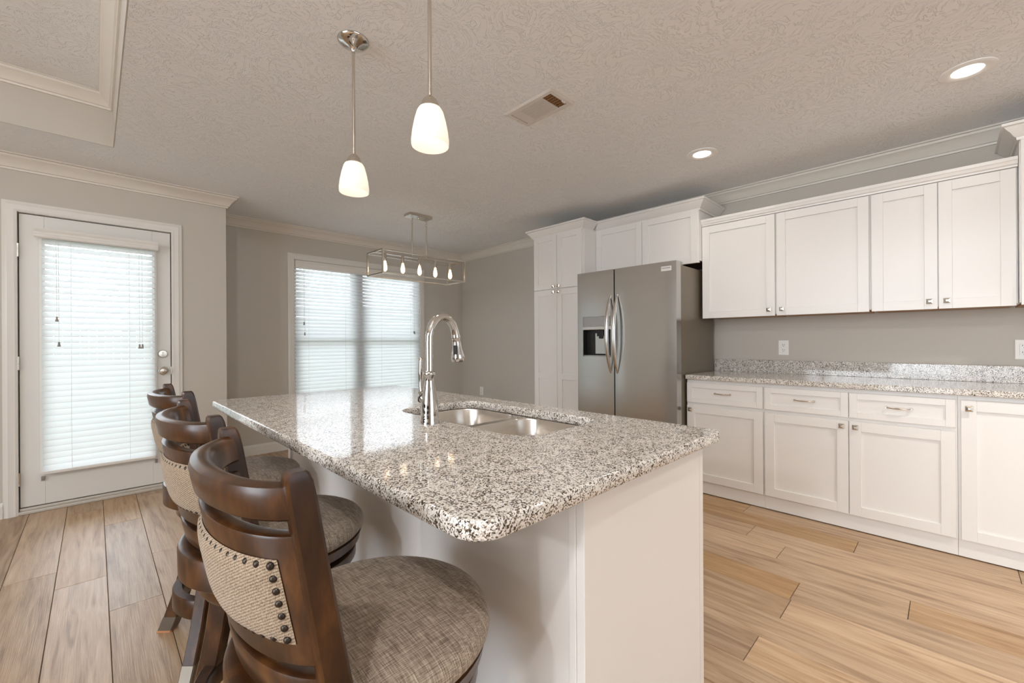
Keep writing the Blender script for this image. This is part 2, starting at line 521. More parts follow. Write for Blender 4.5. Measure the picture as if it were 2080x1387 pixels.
# ------------------------------------------------------------------ room shell
def build_floor():
    bm = bmesh.new()
    uvl = bm.loops.layers.uv.new('plank'); cl = bm.loops.layers.color.new('tone')
    W, L0, X0 = 0.1825, 1.22, -0.142
    ends = {-1: 3.185, 0: 2.96, 1: 2.557, 2: 3.093, 3: 2.75, 12: 0.50, 13: 0.505, 14: 0.125, 15: 0.65, 16: 0.853, 11: 0.95}
    g = 0.0009
    k0 = int(math.floor((XL - X0)/W)) - 1; k1 = int((XW + 0.1 - X0)/W) + 1
    for k in range(k0, k1+1):
        xa, xb = X0 + k*W, X0 + (k+1)*W
        e = ends.get(k, random.random()*L0)
        e -= math.ceil((e - YR + 0.2)/L0)*L0
        while e < YB + 0.2:
            ya, yb = e, e + L0
            cx0, cx1 = max(xa+g, XL-0.1), min(xb-g, XW+0.1)
            cy0, cy1 = max(ya+g, YR-0.1), min(yb-g, YB+0.15)
            if cx1 > cx0 and cy1 > cy0:
                ch = 0.0012
                o = [bm.verts.new(p) for p in ((cx0, cy0, -0.0022), (cx1, cy0, -0.0022), (cx1, cy1, -0.0022), (cx0, cy1, -0.0022))]
                t = [bm.verts.new(p) for p in ((cx0+ch, cy0+ch, 0), (cx1-ch, cy0+ch, 0), (cx1-ch, cy1-ch, 0), (cx0+ch, cy1-ch, 0))]
                fs = [bm.faces.new(t)] + [bm.faces.new((o[i], o[(i+1) % 4], t[(i+1) % 4], t[i])) for i in range(4)]
                off, ov = random.random()*40, random.random()*7
                c = (random.random(), random.random(), random.random(), 1)
                for f in fs:
                    for lp in f.loops:
                        lp[uvl].uv = (lp.vert.co.y + off, lp.vert.co.x - xa + ov); lp[cl] = c
            e += L0
    v = [bm.verts.new(p) for p in ((XL-0.1, YR-0.1, -0.0024), (XW+0.1, YR-0.1, -0.0024), (XW+0.1, YB+0.15, -0.0024), (XL-0.1, YB+0.15, -0.0024))]
    f = bm.faces.new(v); f.material_index = 1
    box(bm, XL-0.1, XW+0.1, YR-0.1, YB+0.15, -0.08, -0.003)
    for f in bm.faces[-6:]: f.material_index = 1
    return struct(obj('floor', bm, [MAT['floor'], MAT['groove']]))
build_floor()

def build_ceiling():
    x0, x1, y0, y1, zt = TRAY
    A, Bx, Cy, D = XL-0.1, XW+0.1, YR-0.1, YB+0.15
    bm = B((A, x0, Cy, D, CEIL, CEIL+0.45), (x1, Bx, Cy, D, CEIL, CEIL+0.45), (x0, x1, Cy, y0, CEIL, CEIL+0.45), (x0, x1, y1, D, CEIL, CEIL+0.45), (x0, x1, y0, y1, zt, zt+0.13))
    o = struct(obj('ceiling', bm, MAT['ceiling']))
    # painted faces of the recess
    t = 0.004
    bm = B((x1-t, x1+0.001, y0, y1, CEIL, zt), (x0-0.001, x0+t, y0, y1, CEIL, zt), (x0, x1, y1-t, y1+0.001, CEIL, zt), (x0, x1, y0-0.001, y0+t, CEIL, zt))
    struct(obj('wall_tray', bm, MAT['wall']))
    cp = [(0, zt-0.085), (0.010, zt-0.085), (0.012, zt-0.074), (0.020, zt-0.070), (0.030, zt-0.050), (0.050, zt-0.025), (0.060, zt-0.018), (0.064, zt-0.006), (0.070, zt-0.004), (0.070, zt), (0, zt)]
    bm = sweep(bmesh.new(), [(x0+t, y0+t), (x0+t, y1-t), (x1-t, y1-t), (x1-t, y0+t)], cp, closed=True)
    struct(obj('trim_2', bm, MAT['crown'], smooth=35))
build_ceiling()

T = 0.14
# wall with glazed door (opening X -0.385..0.461, up to 2.075)
struct(obj('wall_door', B((XL-T, -0.385, YD, YD+T, -0.05, CEIL+0.02), (0.461, XC, YD, YD+T, -0.05, CEIL+0.02), (-0.385, 0.461, YD, YD+T, 2.075, CEIL+0.02)), MAT['wall']))
struct(obj('wall_return', B((XC-T, XC, YD+T, YB+T, -0.05, CEIL+0.02)), MAT['wall']))
WX0, WX1, WZ0, WZ1 = 1.58, 3.175, 0.34, 2.08
struct(obj('wall_window', B((XC, WX0, YB, YB+T, -0.05, CEIL+0.02), (WX1, XW+T, YB, YB+T, -0.05, CEIL+0.02), (WX0, WX1, YB, YB+T, WZ1, CEIL+0.02), (WX0, WX1, YB, YB+T, -0.05, WZ0)), MAT['wall']))
struct(obj('wall_right', B((XW, XW+T, YR, YB, -0.05, CEIL+0.02)), MAT['wall']))
# living-room side behind the camera, wide unglazed openings added to let fill light in
struct(obj('wall_left', B((XL-T, XL, YR, -1.3, -0.05, CEIL+0.02), (XL-T, XL, 2.5, YD, -0.05, CEIL+0.02), (XL-T, XL, -1.3, 2.5, 2.4, CEIL+0.02), (XL-T, XL, -1.3, 2.5, -0.05, 0.3)), MAT['wall']))
struct(obj('wall_rear', B((XL-T, -1.7, YR-T, YR, -0.05, CEIL+0.02), (2.9, XW+T, YR-T, YR, -0.05, CEIL+0.02), (-1.7, 2.9, YR-T, YR, 2.4, CEIL+0.02), (-1.7, 2.9, YR-T, YR, -0.05, 0.3)), MAT['wall']))

# crown moulding of the room
c = CEIL
cp = [(0, c-0.098), (0.012, c-0.098), (0.014, c-0.086), (0.022, c-0.084), (0.026, c-0.076), (0.036, c-0.055), (0.055, c-0.032), (0.068, c-0.024), (0.072, c-0.012), (0.084, c-0.009), (0.084, c), (0, c)]
struct(obj('trim_1', sweep(bmesh.new(), [(XL, YD), (XC, YD), (XC, YB), (XW, YB), (XW, YR)], cp), MAT['crown'], smooth=35))
# baseboards
bp = [(0, 0), (0.015, 0), (0.015, 0.085), (0.011, 0.095), (0.008, 0.107), (0, 0.107)]
struct(obj('baseboard_left', sweep(bmesh.new(), [(XL, YD), (-0.442, YD)], bp), MAT['trim']))
struct(obj('baseboard_back', sweep(bmesh.new(), [(0.515, YD), (XC, YD), (XC, YB), (XW, YB), (XW, 3.04)], bp), MAT['trim']))

# ------------------------------------------------------------------ door_1
def build_door():
    root = struct(empty('door_1', (0.04, YD, 0)))
    y = YD
    # casing: profiled boards with mitred corners
    cas = [(0, 0), (0.012, 0.0), (0.016, 0.012), (0.014, 0.020), (0.017, 0.045), (0.012, 0.056), (0.010, 0.068), (0, 0.068)]
    bm = bmesh.new()
    x0, x1, zt = -0.374, 0.448, 2.066
    rings = []
    for (cx, cz, sx, sz) in ((x0, 0.0, -1, 0), (x0, zt, -1, 1), (x1, zt, 1, 1), (x1, 0.0, 1, 0)):
        rings.append([(cx + sx*w, y - d, cz + sz*w) for d, w in cas])
    loft(bm, rings, True)
    obj('casing', bm, MAT['trim'], root, smooth=30)
    obj('jamb', B((-0.385, -0.373, y, y+T, 0, 2.075), (0.449, 0.461, y, y+T, 0, 2.075), (-0.385, 0.461, y, y+T, 2.064, 2.075)), MAT['trim'], root)
    obj('door_stop', B((-0.373, -0.352, y+0.058, y+0.075, 0.02, 2.064), (0.428, 0.449, y+0.058, y+0.075, 0.02, 2.064), (-0.352, 0.428, y+0.058, y+0.075, 2.04, 2.064), (-0.373, 0.449, y+0.058, y+0.075, 0.02, 0.06)), MAT['rubber'], root)
    obj('threshold', B((-0.385, 0.461, y-0.012, y+T, 0.0, 0.022), (-0.37, 0.446, y+0.002, y+0.06, 0.022, 0.040)), MAT['threshold'], root, bevel=0.004)
    ys, ye = y+0.012, y+0.056
    gx0, gx1, gz0, gz1 = -0.250, 0.330, 0.285, 1.885
    X0, X1, Z0, Z1 = -0.367, 0.443, 0.046, 2.058
    slab_o = obj('door_panel', B((X0, gx0, ys, ye, Z0, Z1), (gx1, X1, ys, ye, Z0, Z1), (gx0, gx1, ys, ye, Z0, gz0), (gx0, gx1, ys, ye, gz1, Z1)), MAT['door'], root, bevel=0.002)
    fr = 0.028
    bm = bmesh.new()
    prof = [(0.0, -fr), (0.012, -fr+0.002), (0.014, -0.006), (0.006, 0.004), (0.0, 0.004)]
    rings = []
    for (cx, cz, sx, sz) in ((gx0, gz0, 1, 1), (gx0, gz1, 1, -1), (gx1, gz1, -1, -1), (gx1, gz0, -1, 1), (gx0, gz0, 1, 1)):
        rings.append([(cx + sx*w, ys - d, cz + sz*w) for d, w in prof])
    loft(bm, rings, True, False, False)
    obj('glazing_frame', bm, MAT['door'], root)
    obj('glass', B((gx0, gx1, ys+0.018, ys+0.022, gz0, gz1)), MAT['pane'], root)
    for hz in (1.805, 1.035, 0.245):
        h = obj('hinge', B((-0.3755, -0.3665, y-0.004, y+0.010, hz-0.045, hz+0.045)), MAT['nickel'], root)
        bm = bmesh.new()
        for k in range(3): lathe(bm, [(0.006, hz-0.046+k*0.031), (0.006, hz-0.046+k*0.031+0.029)], (-0.3705, y-0.006, 0), 10)
        obj('knuckle', bm, MAT['nickel'], h, smooth=40)
    dz = 1.08
    d = obj('deadbolt', lathe(bmesh.new(), [(0.032, 0), (0.032, -0.006), (0.027, -0.012), (0.012, -0.013)], (0.393, ys, dz), 28, 'Y'), MAT['nickel'], root, smooth=40)
    bm = B((0.388, 0.398, ys-0.034, ys-0.010, dz-0.018, dz+0.016))
    obj('thumb_turn', bm, MAT['nickel'], d, bevel=0.003)
    kz = 0.945
    k = obj('door_knob', lathe(bmesh.new(), [(0.033, 0), (0.033, -0.006), (0.026, -0.010), (0.014, -0.014), (0.013, -0.030), (0.022, -0.038), (0.028, -0.050), (0.027, -0.060), (0.020, -0.067), (0.008, -0.068)], (0.395, ys, kz), 28, 'Y'), MAT['nickel'], root, smooth=50)
    obj('lock_button', lathe(bmesh.new(), [(0.008, -0.066), (0.008, -0.073), (0.005, -0.075)], (0.395, ys, kz), 14, 'Y'), MAT['nickel'], k, smooth=40)
    obj('strike_plate', B((0.4425, 0.4475, y+0.0005, y+0.018, kz-0.03, kz+0.03)), MAT['nickel'], root)
build_door()

# ------------------------------------------------------------------ blinds
def build_blind(name, label, x0, x1, yf, z_top, z_bot, val, tilt, pitch, tassels, ladders, sag_rows=()):
    """yf: plane of the slat centres. val = (x0, x1, y_front, z0, z1) of the valance"""
    root = thing(name, label, 'blind', ((x0+x1)/2, yf, z_bot))
    vx0, vx1, vy, vz0, vz1 = val
    prof = [(vy+0.006, vz0), (vy, vz0+0.008), (vy, vz0+0.022), (vy+0.004, vz0+0.026), (vy+0.004, vz1-0.026), (vy, vz1-0.020), (vy-0.004, vz1-0.006), (vy-0.004, vz1), (vy+0.010, vz1), (vy+0.010, vz0)]
    bm = bmesh.new()
    loft(bm, [[(x, a, b) for a, b in prof] for x in (vx0, vx1)], True)
    obj('valance', bm, MAT['valance'], root, smooth=30)
    obj('headrail', B((x0, x1, yf-0.022, yf+0.024, vz0+0.012, vz1-0.004)), MAT['valance'], root)
    n = int((z_top - z_bot - 0.062)/pitch) + 1
    bm = bmesh.new()
    for i in range(n):
        z = z_top - 0.03 - i*pitch
        a = tilt + random.uniform(-0.03, 0.03)
        droop = random.uniform(-0.0012, 0.0012)
        w, th, ns = 0.0505, 0.0026, 6
        rings = []
        for x in (x0 + random.uniform(0, 0.002), x1 - random.uniform(0, 0.002)):
            top, bot = [], []
            for k in range(ns+1):
                s = -0.5 + k/ns
                cr = 0.0035*(1-4*s*s)
                for lst, dz in ((top, th/2), (bot, -th/2)):
                    yy = s*w; zz = cr + dz
                    lst.append((x, yf + yy*math.cos(a) - zz*math.sin(a), z + yy*math.sin(a) + zz*math.cos(a) + (droop if x > x0+0.1 else -droop)))
            rings.append(top + bot[::-1])
        loft(bm, rings, True)
    obj('slats', bm, MAT['slat'], root, smooth=40)
    obj('bottom_rail', B((x0+0.001, x1-0.001, yf-0.024, yf+0.024, z_bot, z_bot+0.020)), MAT['valance'], root, bevel=0.004)
    bm = bmesh.new()
    for lx in ladders:
        for dy in (-0.027, 0.027): tube(bm, [(lx, yf+dy, vz0+0.02), (lx, yf+dy, z_bot)], 0.0009, 5)
    obj('ladder_cord', bm, MAT['cord'], root)
    for (tx, tz) in tassels:
        cdo = obj('pull_cord', tube(bmesh.new(), [(tx, yf-0.038, vz0+0.02), (tx+0.002, yf-0.038, tz+0.03)], 0.0012, 6), MAT['cord'], root)
        obj('tassel', lathe(bmesh.new(), [(0.003, 0.034), (0.006, 0.030), (0.006, 0.024), (0.005, 0.022), (0.0085, 0.006), (0.009, 0.001), (0.004, 0.0)], (tx+0.002, yf-0.038, tz), 12), MAT['tassel'], cdo, smooth=50)
    return root
bl = build_blind('window_blind', 'white slatted blind on the glazed back door, closed', -0.262, 0.343, YD-0.030, 1.905, 0.262,
            (-0.293, 0.362, YD-0.066, 1.897, 1.962), math.radians(52), 0.0425,
            [(-0.190, 1.32), (-0.180, 1.145), (0.246, 1.125), (0.263, 1.125)], (-0.118, 0.191))
for bx in (-0.262, 0.349):
    obj('hold_down_bracket', B((bx-0.008, bx+0.008, YD-0.003, YD+0.012, 0.212, 0.240), (bx-0.004, bx+0.004, YD-0.014, YD+0.0, 0.226, 0.232)), MAT['tassel'], bl)
build_blind('window_blind', 'wide white slatted blind in the window beyond the island', WX0+0.004, WX1-0.004, YB-0.002, 2.03, 0.37,
            (WX0+0.001, WX1-0.001, YB-0.036, 1.992, 2.072), math.radians(54), 0.0405,
            [(1.664, 1.36), (1.672, 1.245), (3.06, 1.28), (3.07, 1.27)], (1.72, 2.14, 2.60, 3.02))

# ------------------------------------------------------------------ window_1
def build_window():
    root = struct(empty('window_1', ((WX0+WX1)/2, YB, WZ0)))
    y = YB
    cas = [(0, 0), (0.012, 0.0), (0.016, 0.012), (0.014, 0.020), (0.017, 0.045), (0.012, 0.056), (0.010, 0.068), (0, 0.068)]
    bm = bmesh.new(); rings = []
    x0, x1, z0, z1 = WX0-0.002, WX1+0.002, WZ0, WZ1+0.002
    for (cx, cz, sx, sz) in ((x0, z0, -1, -1), (x0, z1, -1, 1), (x1, z1, 1, 1), (x1, z0, 1, -1), (x0, z0, -1, -1)):
        rings.append([(cx + sx*w, y - d, cz + sz*w) for d, w in cas])
    loft(bm, rings, True, False, False)
    obj('casing', bm, MAT['trim'], root, smooth=30)
    obj('jamb_liner', B((WX0, WX0+0.006, y, y+0.10, WZ0, WZ1), (WX1-0.006, WX1, y, y+0.10, WZ0, WZ1), (WX0, WX1, y, y+0.10, WZ1-0.006, WZ1), (WX0, WX1, y, y+0.10, WZ0, WZ0+0.006)), MAT['trim'], root)
    ya, yb = y+0.065, y+0.125
    mx = 2.335
    f = 0.022
    obj('frame', B((WX0, WX0+f, ya, yb, WZ0, WZ1), (WX1-f, WX1, ya, yb, WZ0, WZ1), (WX0+f, WX1-f, ya, yb, WZ1-f, WZ1), (WX0+f, WX1-f, ya, yb, WZ0, WZ0+f)), MAT['bronze'], root)
    obj('mullion', B((mx-0.05, mx+0.05, ya-0.005, yb, WZ0+f, WZ1-f)), MAT['bronze'], root)
    for (xa, xb) in ((WX0+f, mx-0.05), (mx+0.05, WX1-f)):
        zm = 1.205
        for (za, zb, dy) in ((zm-0.018, WZ1-f, 0.03), (WZ0+f, zm+0.018, 0.005)):
            s = 0.028
            sh = obj('sash', B((xa, xa+s, ya+dy, ya+dy+0.025, za, zb), (xb-s, xb, ya+dy, ya+dy+0.025, za, zb), (xa+s, xb-s, ya+dy, ya+dy+0.025, za, za+s), (xa+s, xb-s, ya+dy, ya+dy+0.025, zb-s, zb)), MAT['bronze'], root)
            obj('pane', B((xa+s, xb-s, ya+dy+0.010, ya+dy+0.014, za+s, zb-s)), MAT['pane'], sh)
build_window()

# outside: lawn and a fence across it
struct(obj('ground', B((-30, 30, YB+0.3, 40, -0.4, -0.25)), MAT['grass']))
bm = bmesh.new()
x = -16.0
while x < 22:
    box(bm, x, x+0.14, 15.0, 15.025, -0.25, 1.5 + random.uniform(-0.01, 0.01)); x += 0.15
fn = thing('fence', 'weathered board fence across the lawn seen through the blinds', 'fence', (3, 15, -0.25))
obj('board_panel', bm, MAT['fence'], fn)
obj('rail', B((-16, 22, 15.03, 15.07, 0.1, 0.19)), MAT['fence'], fn)
obj('rail', B((-16, 22, 15.03, 15.07, 1.1, 1.19)), MAT['fence'], fn)

# ------------------------------------------------------------------ kitchen run on the right wall
def shaker(bm, xf, y0, y1, z0, z1, rail=0.057, t=0.019, rec=0.011, mids=()):
    """door facing -X; xf is its front face"""
    ya, yb = min(y0, y1), max(y0, y1)
    box(bm, xf, xf+t, ya, ya+rail, z0, z1); box(bm, xf, xf+t, yb-rail, yb, z0, z1)
    zs = [z0] + [m - rail/2 for m in mids] + [z1-rail]
    for zz in zs: box(bm, xf, xf+t, ya+rail, yb-rail, zz, zz+rail)
    box(bm, xf+rec, xf+t-0.002, ya+rail-0.002, yb-rail+0.002, z0+rail-0.002, z1-rail+0.002)
    return bm

def knob(parent, x, y, z, s=0.0145):
    """square pyramid knob facing -X"""
    bm = bmesh.new()
    lathe(bm, [(0.0085, 0), (0.006, -0.004), (0.0055, -0.014), (0.009, -0.018)], (x, y, z), 12, 'X')
    def sq(h, r): return [(x-h, y-r, z-r), (x-h, y+r, z-r), (x-h, y+r, z+r), (x-h, y-r, z+r)]
    loft(bm, [sq(0.017, s*0.8), sq(0.019, s), (sq(0.023, s)), sq(0.025, s*0.82), sq(0.031, s*0.28)], True)
    return obj('knob', bm, MAT['nickel'], parent)

def pull(parent, x, y, z, half=0.052):
    bm = bmesh.new()
    pts, rad = [], []
    for i in range(13):
        s = -1 + 2*i/12
        pts.append((x - 0.012 - 0.018*(1-s*s), y + s*half, z))
        rad.append(0.0040 + 0.0028*(1-abs(s)) )
    tube(bm, pts, rad, 10, flat=0.8)
    for s in (-1, 1):
        lathe(bm, [(0.008, 0), (0.006, -0.006), (0.0055, -0.013)], (x, y+s*half, z), 12, 'X')
    return obj('pull', bm, MAT['nickel'], parent, smooth=40)

XBF = 3.28        # front of base doors
XFR = 3.299       # base cabinet face
CTOP = 0.900
CB = 0.868
def base_cabinet(name, label, y0, y1, doors, drawers, group):
    """y0 < y1. doors: (ya, yb, z0, z1, knob_y, knob_z); drawers: (ya, yb, z0, z1)"""
    r = thing(name, label, 'cabinet', (XFR+0.3, (y0+y1)/2, 0), group)
    obj('body', B((XFR, XW-0.004, y0, y1, 0.098, CB-0.001)), MAT['cabinet'], r)
    obj('toe_board', B((XFR+0.004, XFR+0.022, y0, y1, 0.007, 0.098)), MAT['cabinet'], r)
    for (a, b, z0, z1, ky, kz) in doors:
        d = obj('door', shaker(bmesh.new(), XBF, a, b, z0, z1), MAT['cabinet'], r, bevel=0.0014)
        knob(d, XBF, ky, kz)
    for (a, b, z0, z1) in drawers:
        d = obj('drawer', shaker(bmesh.new(), XBF, a, b, z0, z1, 0.038), MAT['cabinet'], r, bevel=0.0014)
        pull(d, XBF, (a+b)/2, (z0+z1)/2 + 0.004)
    return r
GB = 'white base cabinets along the kitchen wall'
DZ = (0.102, 0.668); DR = (0.690, 0.842)
base_cabinet('base_cabinet', 'white base cabinet with one drawer and one door, beside the fridge', 0.890, 1.426,
             [(0.897, 1.421, *DZ, 1.390, 0.637)], [(0.897, 1.421, *DR)], GB)
base_cabinet('base_cabinet', 'wide white base cabinet with two drawers over paired doors', -0.030, 0.889,
             [(0.431, 0.885, *DZ, 0.462, 0.637), (-0.023, 0.427, *DZ, 0.396, 0.637)], [(0.431, 0.885, *DR), (-0.023, 0.427, *DR)], GB)
base_cabinet('base_cabinet', 'white base cabinet with one full-height door and no drawer, at the right edge', -0.48, -0.031,
             [(-0.476, -0.042, 0.102, 0.842, -0.072, 0.800)], [], GB)

ct = thing('kitchen_countertop', 'speckled granite worktop along the kitchen wall with low backsplash', 'countertop', (3.58, 0.4, CB))
obj('worktop', slab(bmesh.new(), rrect(3.258, XW-0.003, -0.95, 1.428, [0.003, 0.012, 0.003, 0.003], 4), [], CB, CTOP), MAT['granite'], ct)
obj('backsplash', B((XW-0.026, XW-0.003, -0.95, 1.438, CTOP, CTOP+0.102)), MAT['granite'], ct, bevel=0.002)

XUF = 3.56
UZ0, UZ1 = 1.343, 2.092
CRW = [(0.0, 0.0), (0.020, 0.0), (0.022, 0.010), (0.030, 0.014), (0.036, 0.030), (0.040, 0.034), (0.040, 0.052), (0.0, 0.052)]
def cab_crown(path, z, prof=CRW, side=-1):
    return sweep(bmesh.new(), path, [(a, z+b) for a, b in prof], side=side)

def upper_cabinet(name, label, y0, y1, doors, group, z1=UZ1, xf=XUF):
    r = thing(name, label, 'cabinet', (xf+0.17, (y0+y1)/2, UZ0), group)
    obj('body', B((xf+0.019, XW-0.004, y0, y1, UZ0+0.014, z1+0.02)), MAT['cabinet'], r)
    obj('underside', B((xf+0.026, XW-0.006, y0+0.012, y1-0.012, UZ0+0.004, UZ0+0.014)), MAT['birch'], r)
    for (a, b, ky) in doors:
        d = obj('door', shaker(bmesh.new(), xf, a, b, UZ0, z1-0.004), MAT['cabinet'], r, bevel=0.0014)
        if ky is not None: knob(d, xf, ky, UZ0+0.045)
    return r
GU = 'white upper cabinets above the worktop'
u = upper_cabinet('upper_cabinet', 'white upper cabinet with one door, next to the fridge', 0.884, 1.412, [(0.889, 1.410, 0.925)], GU)
obj('top_molding', cab_crown([(XUF+0.019, 1.412), (XUF+0.019, 0.884)], UZ1+0.001, side=-1), MAT['cabinet'], u)
u = upper_cabinet('upper_cabinet', 'white upper cabinet with one wide door above the wall outlet', 0.352, 0.883, [(0.358, 0.879, 0.843)], GU)
obj('top_molding', cab_crown([(XUF+0.019, 0.8835), (XUF+0.019, 0.352)], UZ1+0.001), MAT['cabinet'], u)
u = upper_cabinet('upper_cabinet', 'white upper cabinet with a pair of narrow doors', -0.262, 0.351, [(0.046, 0.346, 0.080), (-0.256, 0.042, 0.008)], GU)
obj('top_molding', cab_crown([(XUF+0.019, 0.3515), (XUF+0.019, -0.262)], UZ1+0.001), MAT['cabinet'], u)
# taller wall cabinet at the right edge
BIGC = [(0.0, 0.0), (0.010, 0.0), (0.012, 0.014), (0.020, 0.018), (0.034, 0.040), (0.050, 0.056), (0.056, 0.066), (0.066, 0.070), (0.066, 0.084), (0.0, 0.084)]
u = upper_cabinet('upper_cabinet', 'taller white wall cabinet with heavy crown at the right edge', -0.90, -0.264, [(-0.582, -0.268, None), (-0.896, -0.586, None)], GU, z1=2.225, xf=3.50)
obj('crown_molding', cab_crown([(XW-0.01, -0.264), (3.505, -0.264), (3.505, -0.90)], 2.215, BIGC), MAT['cabinet'], u, smooth=35)

# cabinet above the fridge
XOF = 3.50
r = thing('overhead_cabinet', 'white two-door cabinet above the stainless fridge', 'cabinet', (3.7, 1.9, 1.80))
obj('body', B((XOF+0.019, XW-0.004, 1.413, 2.408, 1.815, 2.245)), MAT['cabinet'], r)
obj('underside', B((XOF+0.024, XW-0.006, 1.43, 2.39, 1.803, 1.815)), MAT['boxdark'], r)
obj('face_frame', B((XOF+0.004, XOF+0.019, 1.413, 1.44, 1.796, 2.245)), MAT['cabinet'], r)
for (a, b, ky) in ((1.917, 2.402, 1.95), (1.424, 1.913, 1.88)):
    d = obj('door', shaker(bmesh.new(), XOF, a, b, 1.796, 2.236), MAT['cabinet'], r, bevel=0.0014)
    knob(d, XOF, ky, 1.815)
obj('crown_molding', cab_crown([(XOF+0.012, 2.408), (XOF+0.012, 1.413), (XW-0.01, 1.413)], 2.222, BIGC), MAT['cabinet'], r, smooth=35)

# tall pantry
XPF = 3.28
r = thing('pantry_cabinet', 'tall white pantry cabinet with four doors, left of the fridge', 'cabinet', (3.6, 2.72, 0))
obj('body', B((XPF+0.019, XW-0.004, 2.410, 3.028, 0.098, 2.245)), MAT['cabinet'], r)
obj('side_panel', B((XPF+0.03, XW-0.01, 2.4045, 2.410, 1.76, 2.225), (XPF+0.03, XPF+0.075, 2.402, 2.4045, 1.76, 2.225), (XPF+0.076, XW-0.01, 2.402, 2.4045, 2.17, 2.225)), MAT['cabinet'], r)
obj('toe_board', B((XPF+0.025, XPF+0.043, 2.410, 3.028, 0, 0.098)), MAT['cabinet'], r)
for (a, b, ky) in ((2.719, 3.022, 2.752), (2.416, 2.715, 2.685)):
    d = obj('door', shaker(bmesh.new(), XPF, a, b, 1.688, 2.232), MAT['cabinet'], r, bevel=0.0014)
    knob(d, XPF, ky, 1.712)
    d = obj('door', shaker(bmesh.new(), XPF, a, b, 0.104, 1.680, mids=(0.815,)), MAT['cabinet'], r, bevel=0.0014)
    knob(d, XPF, ky, 1.655)
obj('crown_molding', cab_crown([(XW-0.01, 3.028), (XPF+0.012, 3.028), (XPF+0.012, 2.410), (XOF-0.055, 2.410)], 2.222, BIGC), MAT['cabinet'], r, smooth=35)

# ------------------------------------------------------------------ fridge
def text_obj(name, s, size, loc, rot, mat, parent, ext=0.0006):
    cu = bpy.data.curves.new(name, 'FONT'); cu.body = s; cu.size = size; cu.extrude = ext
    cu.align_x = 'CENTER'; cu.align_y = 'CENTER'
    tmp = bpy.data.objects.new(name + '_curve', cu); COL.objects.link(tmp)
    dg = bpy.context.evaluated_depsgraph_get()
    me = bpy.data.meshes.new_from_object(tmp.evaluated_get(dg))
    bpy.data.objects.remove(tmp); bpy.data.curves.remove(cu)
    o = bpy.data.objects.new(name, me); COL.objects.link(o)
    o.data.materials.clear(); o.data.materials.append(mat)
    o.parent = parent; o.location = Vector(loc) - world_loc(parent); o.rotation_euler = rot
    return o

